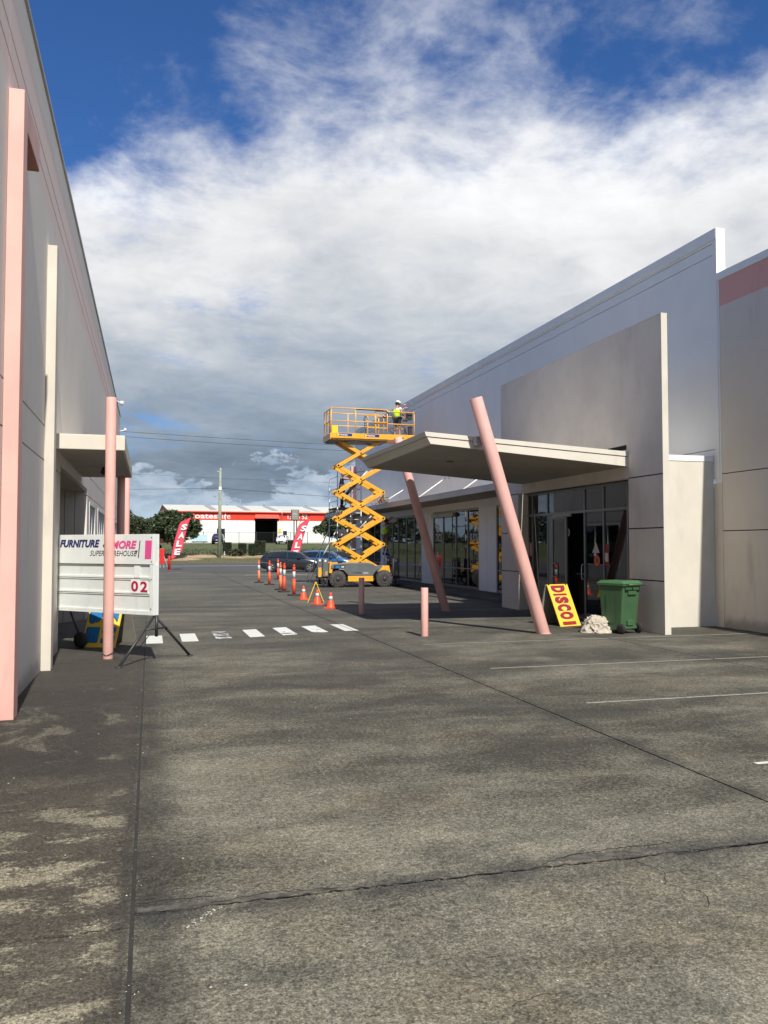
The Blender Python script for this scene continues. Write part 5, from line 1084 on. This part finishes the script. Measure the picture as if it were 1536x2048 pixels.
# ================================================================== TREES AND HEDGES
def tree(name, label, base, trunkh, crown, leaves, leaf, m, seed, lean=.0, group=None, cat='tree'):
    rnd = random.Random(seed); t = thing(name, label, cat, base, 0, group)
    blobs = []
    (cx, cy, cz_, rx, ry, rz_, nb) = crown
    for i in range(nb):
        while 1:
            p = Vector((rnd.uniform(-1, 1), rnd.uniform(-1, 1), rnd.uniform(-1, 1)))
            if .25 < p.length < 1: break
        p = Vector((cx + p.x * rx * .82, cy + p.y * ry * .82, cz_ + p.z * rz_ * .82)); blobs.append((p, rnd.uniform(.12, .30) * min(rx, rz_) * 1.25))
    tb_ = MB(); top = Vector((lean, 0, trunkh)); tb_.cyl((0, 0, -.2), top * .5 + Vector((.06, 0, 0)), .20 * trunkh / 2 * .6 + .06, .14, 10); tb_.cyl(top * .5 + Vector((.06, 0, 0)), top, .14, .12, 10)
    for k in range(7):
        bl = blobs[k * len(blobs) // 7][0]; mid = top.lerp(bl, .5) + Vector((rnd.uniform(-.25, .25), rnd.uniform(-.2, .2), -.1)); st_ = top - Vector((0, 0, rnd.uniform(0, .4) * trunkh)); tb_.cyl(st_, mid, .085, .05, 8); tb_.cyl(mid, bl, .05, .015, 6)
    tb_.build('trunk', 'bark', t)
    v = []; f = []
    for i in range(leaves):
        bp_, br = blobs[rnd.randrange(len(blobs))]
        d = Vector((rnd.gauss(0, 1), rnd.gauss(0, 1), rnd.gauss(0, 1))).normalized(); p = bp_ + d * br * (rnd.random() ** .33) * rnd.uniform(.85, 1.12)
        u = Vector((rnd.gauss(0, 1), rnd.gauss(0, 1), rnd.gauss(0, .6))).normalized(); w = u.cross(Vector((rnd.gauss(0, 1), rnd.gauss(0, 1), rnd.gauss(0, 1)))).normalized(); s = leaf * rnd.uniform(.6, 1.4); o_ = len(v)
        v += [p - u * s, p + w * s * .45, p + u * s, p - w * s * .45]; f.append((o_, o_ + 1, o_ + 2, o_ + 3))
    b = MB(); b.add(v, f); b.build('crown', m, t); return t
tree('tree', 'dense dark green round tree behind the left SALE flag', (2.6, 99.5, hz(2.6, 99.5)), 1.9, (.35, 0, 3.55, 3.0, 2.6, 2.35, 60), 11500, .17, 'leaf', 11)
tree('tree', 'spreading dark green tree partly hidden by the scissor lift', (22.3, 96.5, 0), 2.1, (-.6, 0, 4.3, 3.9, 2.8, 1.9, 60), 10500, .16, 'leaf', 12, -.4)
for i, (x, y, s_, sd_, lab) in enumerate(((-2.9, 120, 1.0, 21, 'taller olive green tree just right of the far pink post'), (-.6, 124, .82, 22, 'lower olive green tree left of the dark round tree'), (-7, 118, 1.15, 23, 'olive green tree hidden mostly behind the far pink post'))):
    tree('tree', lab, (x, y, hz(x, y)), 1.4 * s_, (0, 0, 3.0 * s_, 2.6, 2.2, 2.5 * s_, 42), 9000, .17, 'leafmid', sd_)
tree('tree', 'small bare leaning shrub tree at the left end of the grass bank', (.6, 101, hz(.6, 101)), 1.2, (0, 0, 1.7, 1.2, 1, .9, 14), 1400, .12, 'leafmid', 31)
for i, (x, y, w_, h_, lab) in enumerate(((8.98, 102, .9, 1.55, 'clipped dark hedge block just right of the power pole'), (10.78, 102, .85, 1.45, 'clipped dark hedge block second from the power pole'), (11.95, 102, .7, 1.4, 'narrow clipped hedge block left of the widest one'), (12.98, 102.6, 1.2, 1.75, 'widest clipped hedge block below the dark doorway'), (16.95, 103, .85, 1.75, 'clipped hedge block beside the right SALE flag'))):
    t = thing('hedge', lab, 'hedge', (x, y, hz(x, y) - .05), 0, 'clipped hedges along the grass bank'); rnd = random.Random(40 + i); v = []; f = []
    for k in range(3200):
        p = Vector((rnd.uniform(-.5, .5) * w_, rnd.uniform(-.5, .5) * .9, .25 + rnd.random() * (h_ - .25)))
        ax = rnd.randrange(4); 
        if ax == 0: p.x = math.copysign(w_ * .5 * rnd.uniform(.88, 1.06), p.x)
        elif ax == 1: p.y = -.45 * rnd.uniform(.85, 1.1)
        elif ax == 2: p.z = h_ * rnd.uniform(.93, 1.03)
        u = Vector((rnd.gauss(0, 1), rnd.gauss(0, 1), rnd.gauss(0, 1))).normalized(); q = u.orthogonal().normalized(); s = .075; o_ = len(v); v += [p - u * s, p + q * s * .6, p + u * s, p - q * s * .6]; f.append((o_, o_ + 1, o_ + 2, o_ + 3))
    b = MB(); b.add(v, f); b.build('foliage', 'leafdark', t); bb = MB(); bb.box(-w_ * .4, w_ * .4, -.36, .36, .4, h_ - .12); 
    for sx_ in (-.25, 0, .25): bb.cyl((sx_ * w_, 0, -.1), (sx_ * w_, 0, .5), .05, n=6)
    bb.build('branches', 'bark', t)
tree('shrub', 'straggly olive shrub between the first two clipped hedge blocks', (9.9, 100.8, hz(9.9, 100.8)), .3, (0, 0, .5, 1.15, .6, .5, 22), 2600, .10, 'leafmid', 50, cat='shrub')
# distant tree line and hills beyond
fb = MB(); rnd = random.Random(77)
for i in range(26000):
    x = rnd.uniform(-120, 190); h = 4.5 + 2.2 * math.sin(x * .13) + 1.6 * math.sin(x * .31 + 2) + 1.2 * math.sin(x * .83)
    z = 2 + h * rnd.random() ** .7; y = 205 + rnd.uniform(-5, 6); s = rnd.uniform(.3, .7); u = Vector((rnd.gauss(0, 1), rnd.gauss(0, .4), rnd.gauss(0, 1))).normalized(); q = Vector((-u.z, .3, u.x)); p = Vector((x, y, z)); fb.add([p - u * s, p + q * s * .6, p + u * s, p - q * s * .6], [(0, 1, 2, 3)])
tag(fb.build('far_trees', 'leafdark'), 'distant dark tree line beyond the shed', 'trees', kind='stuff')
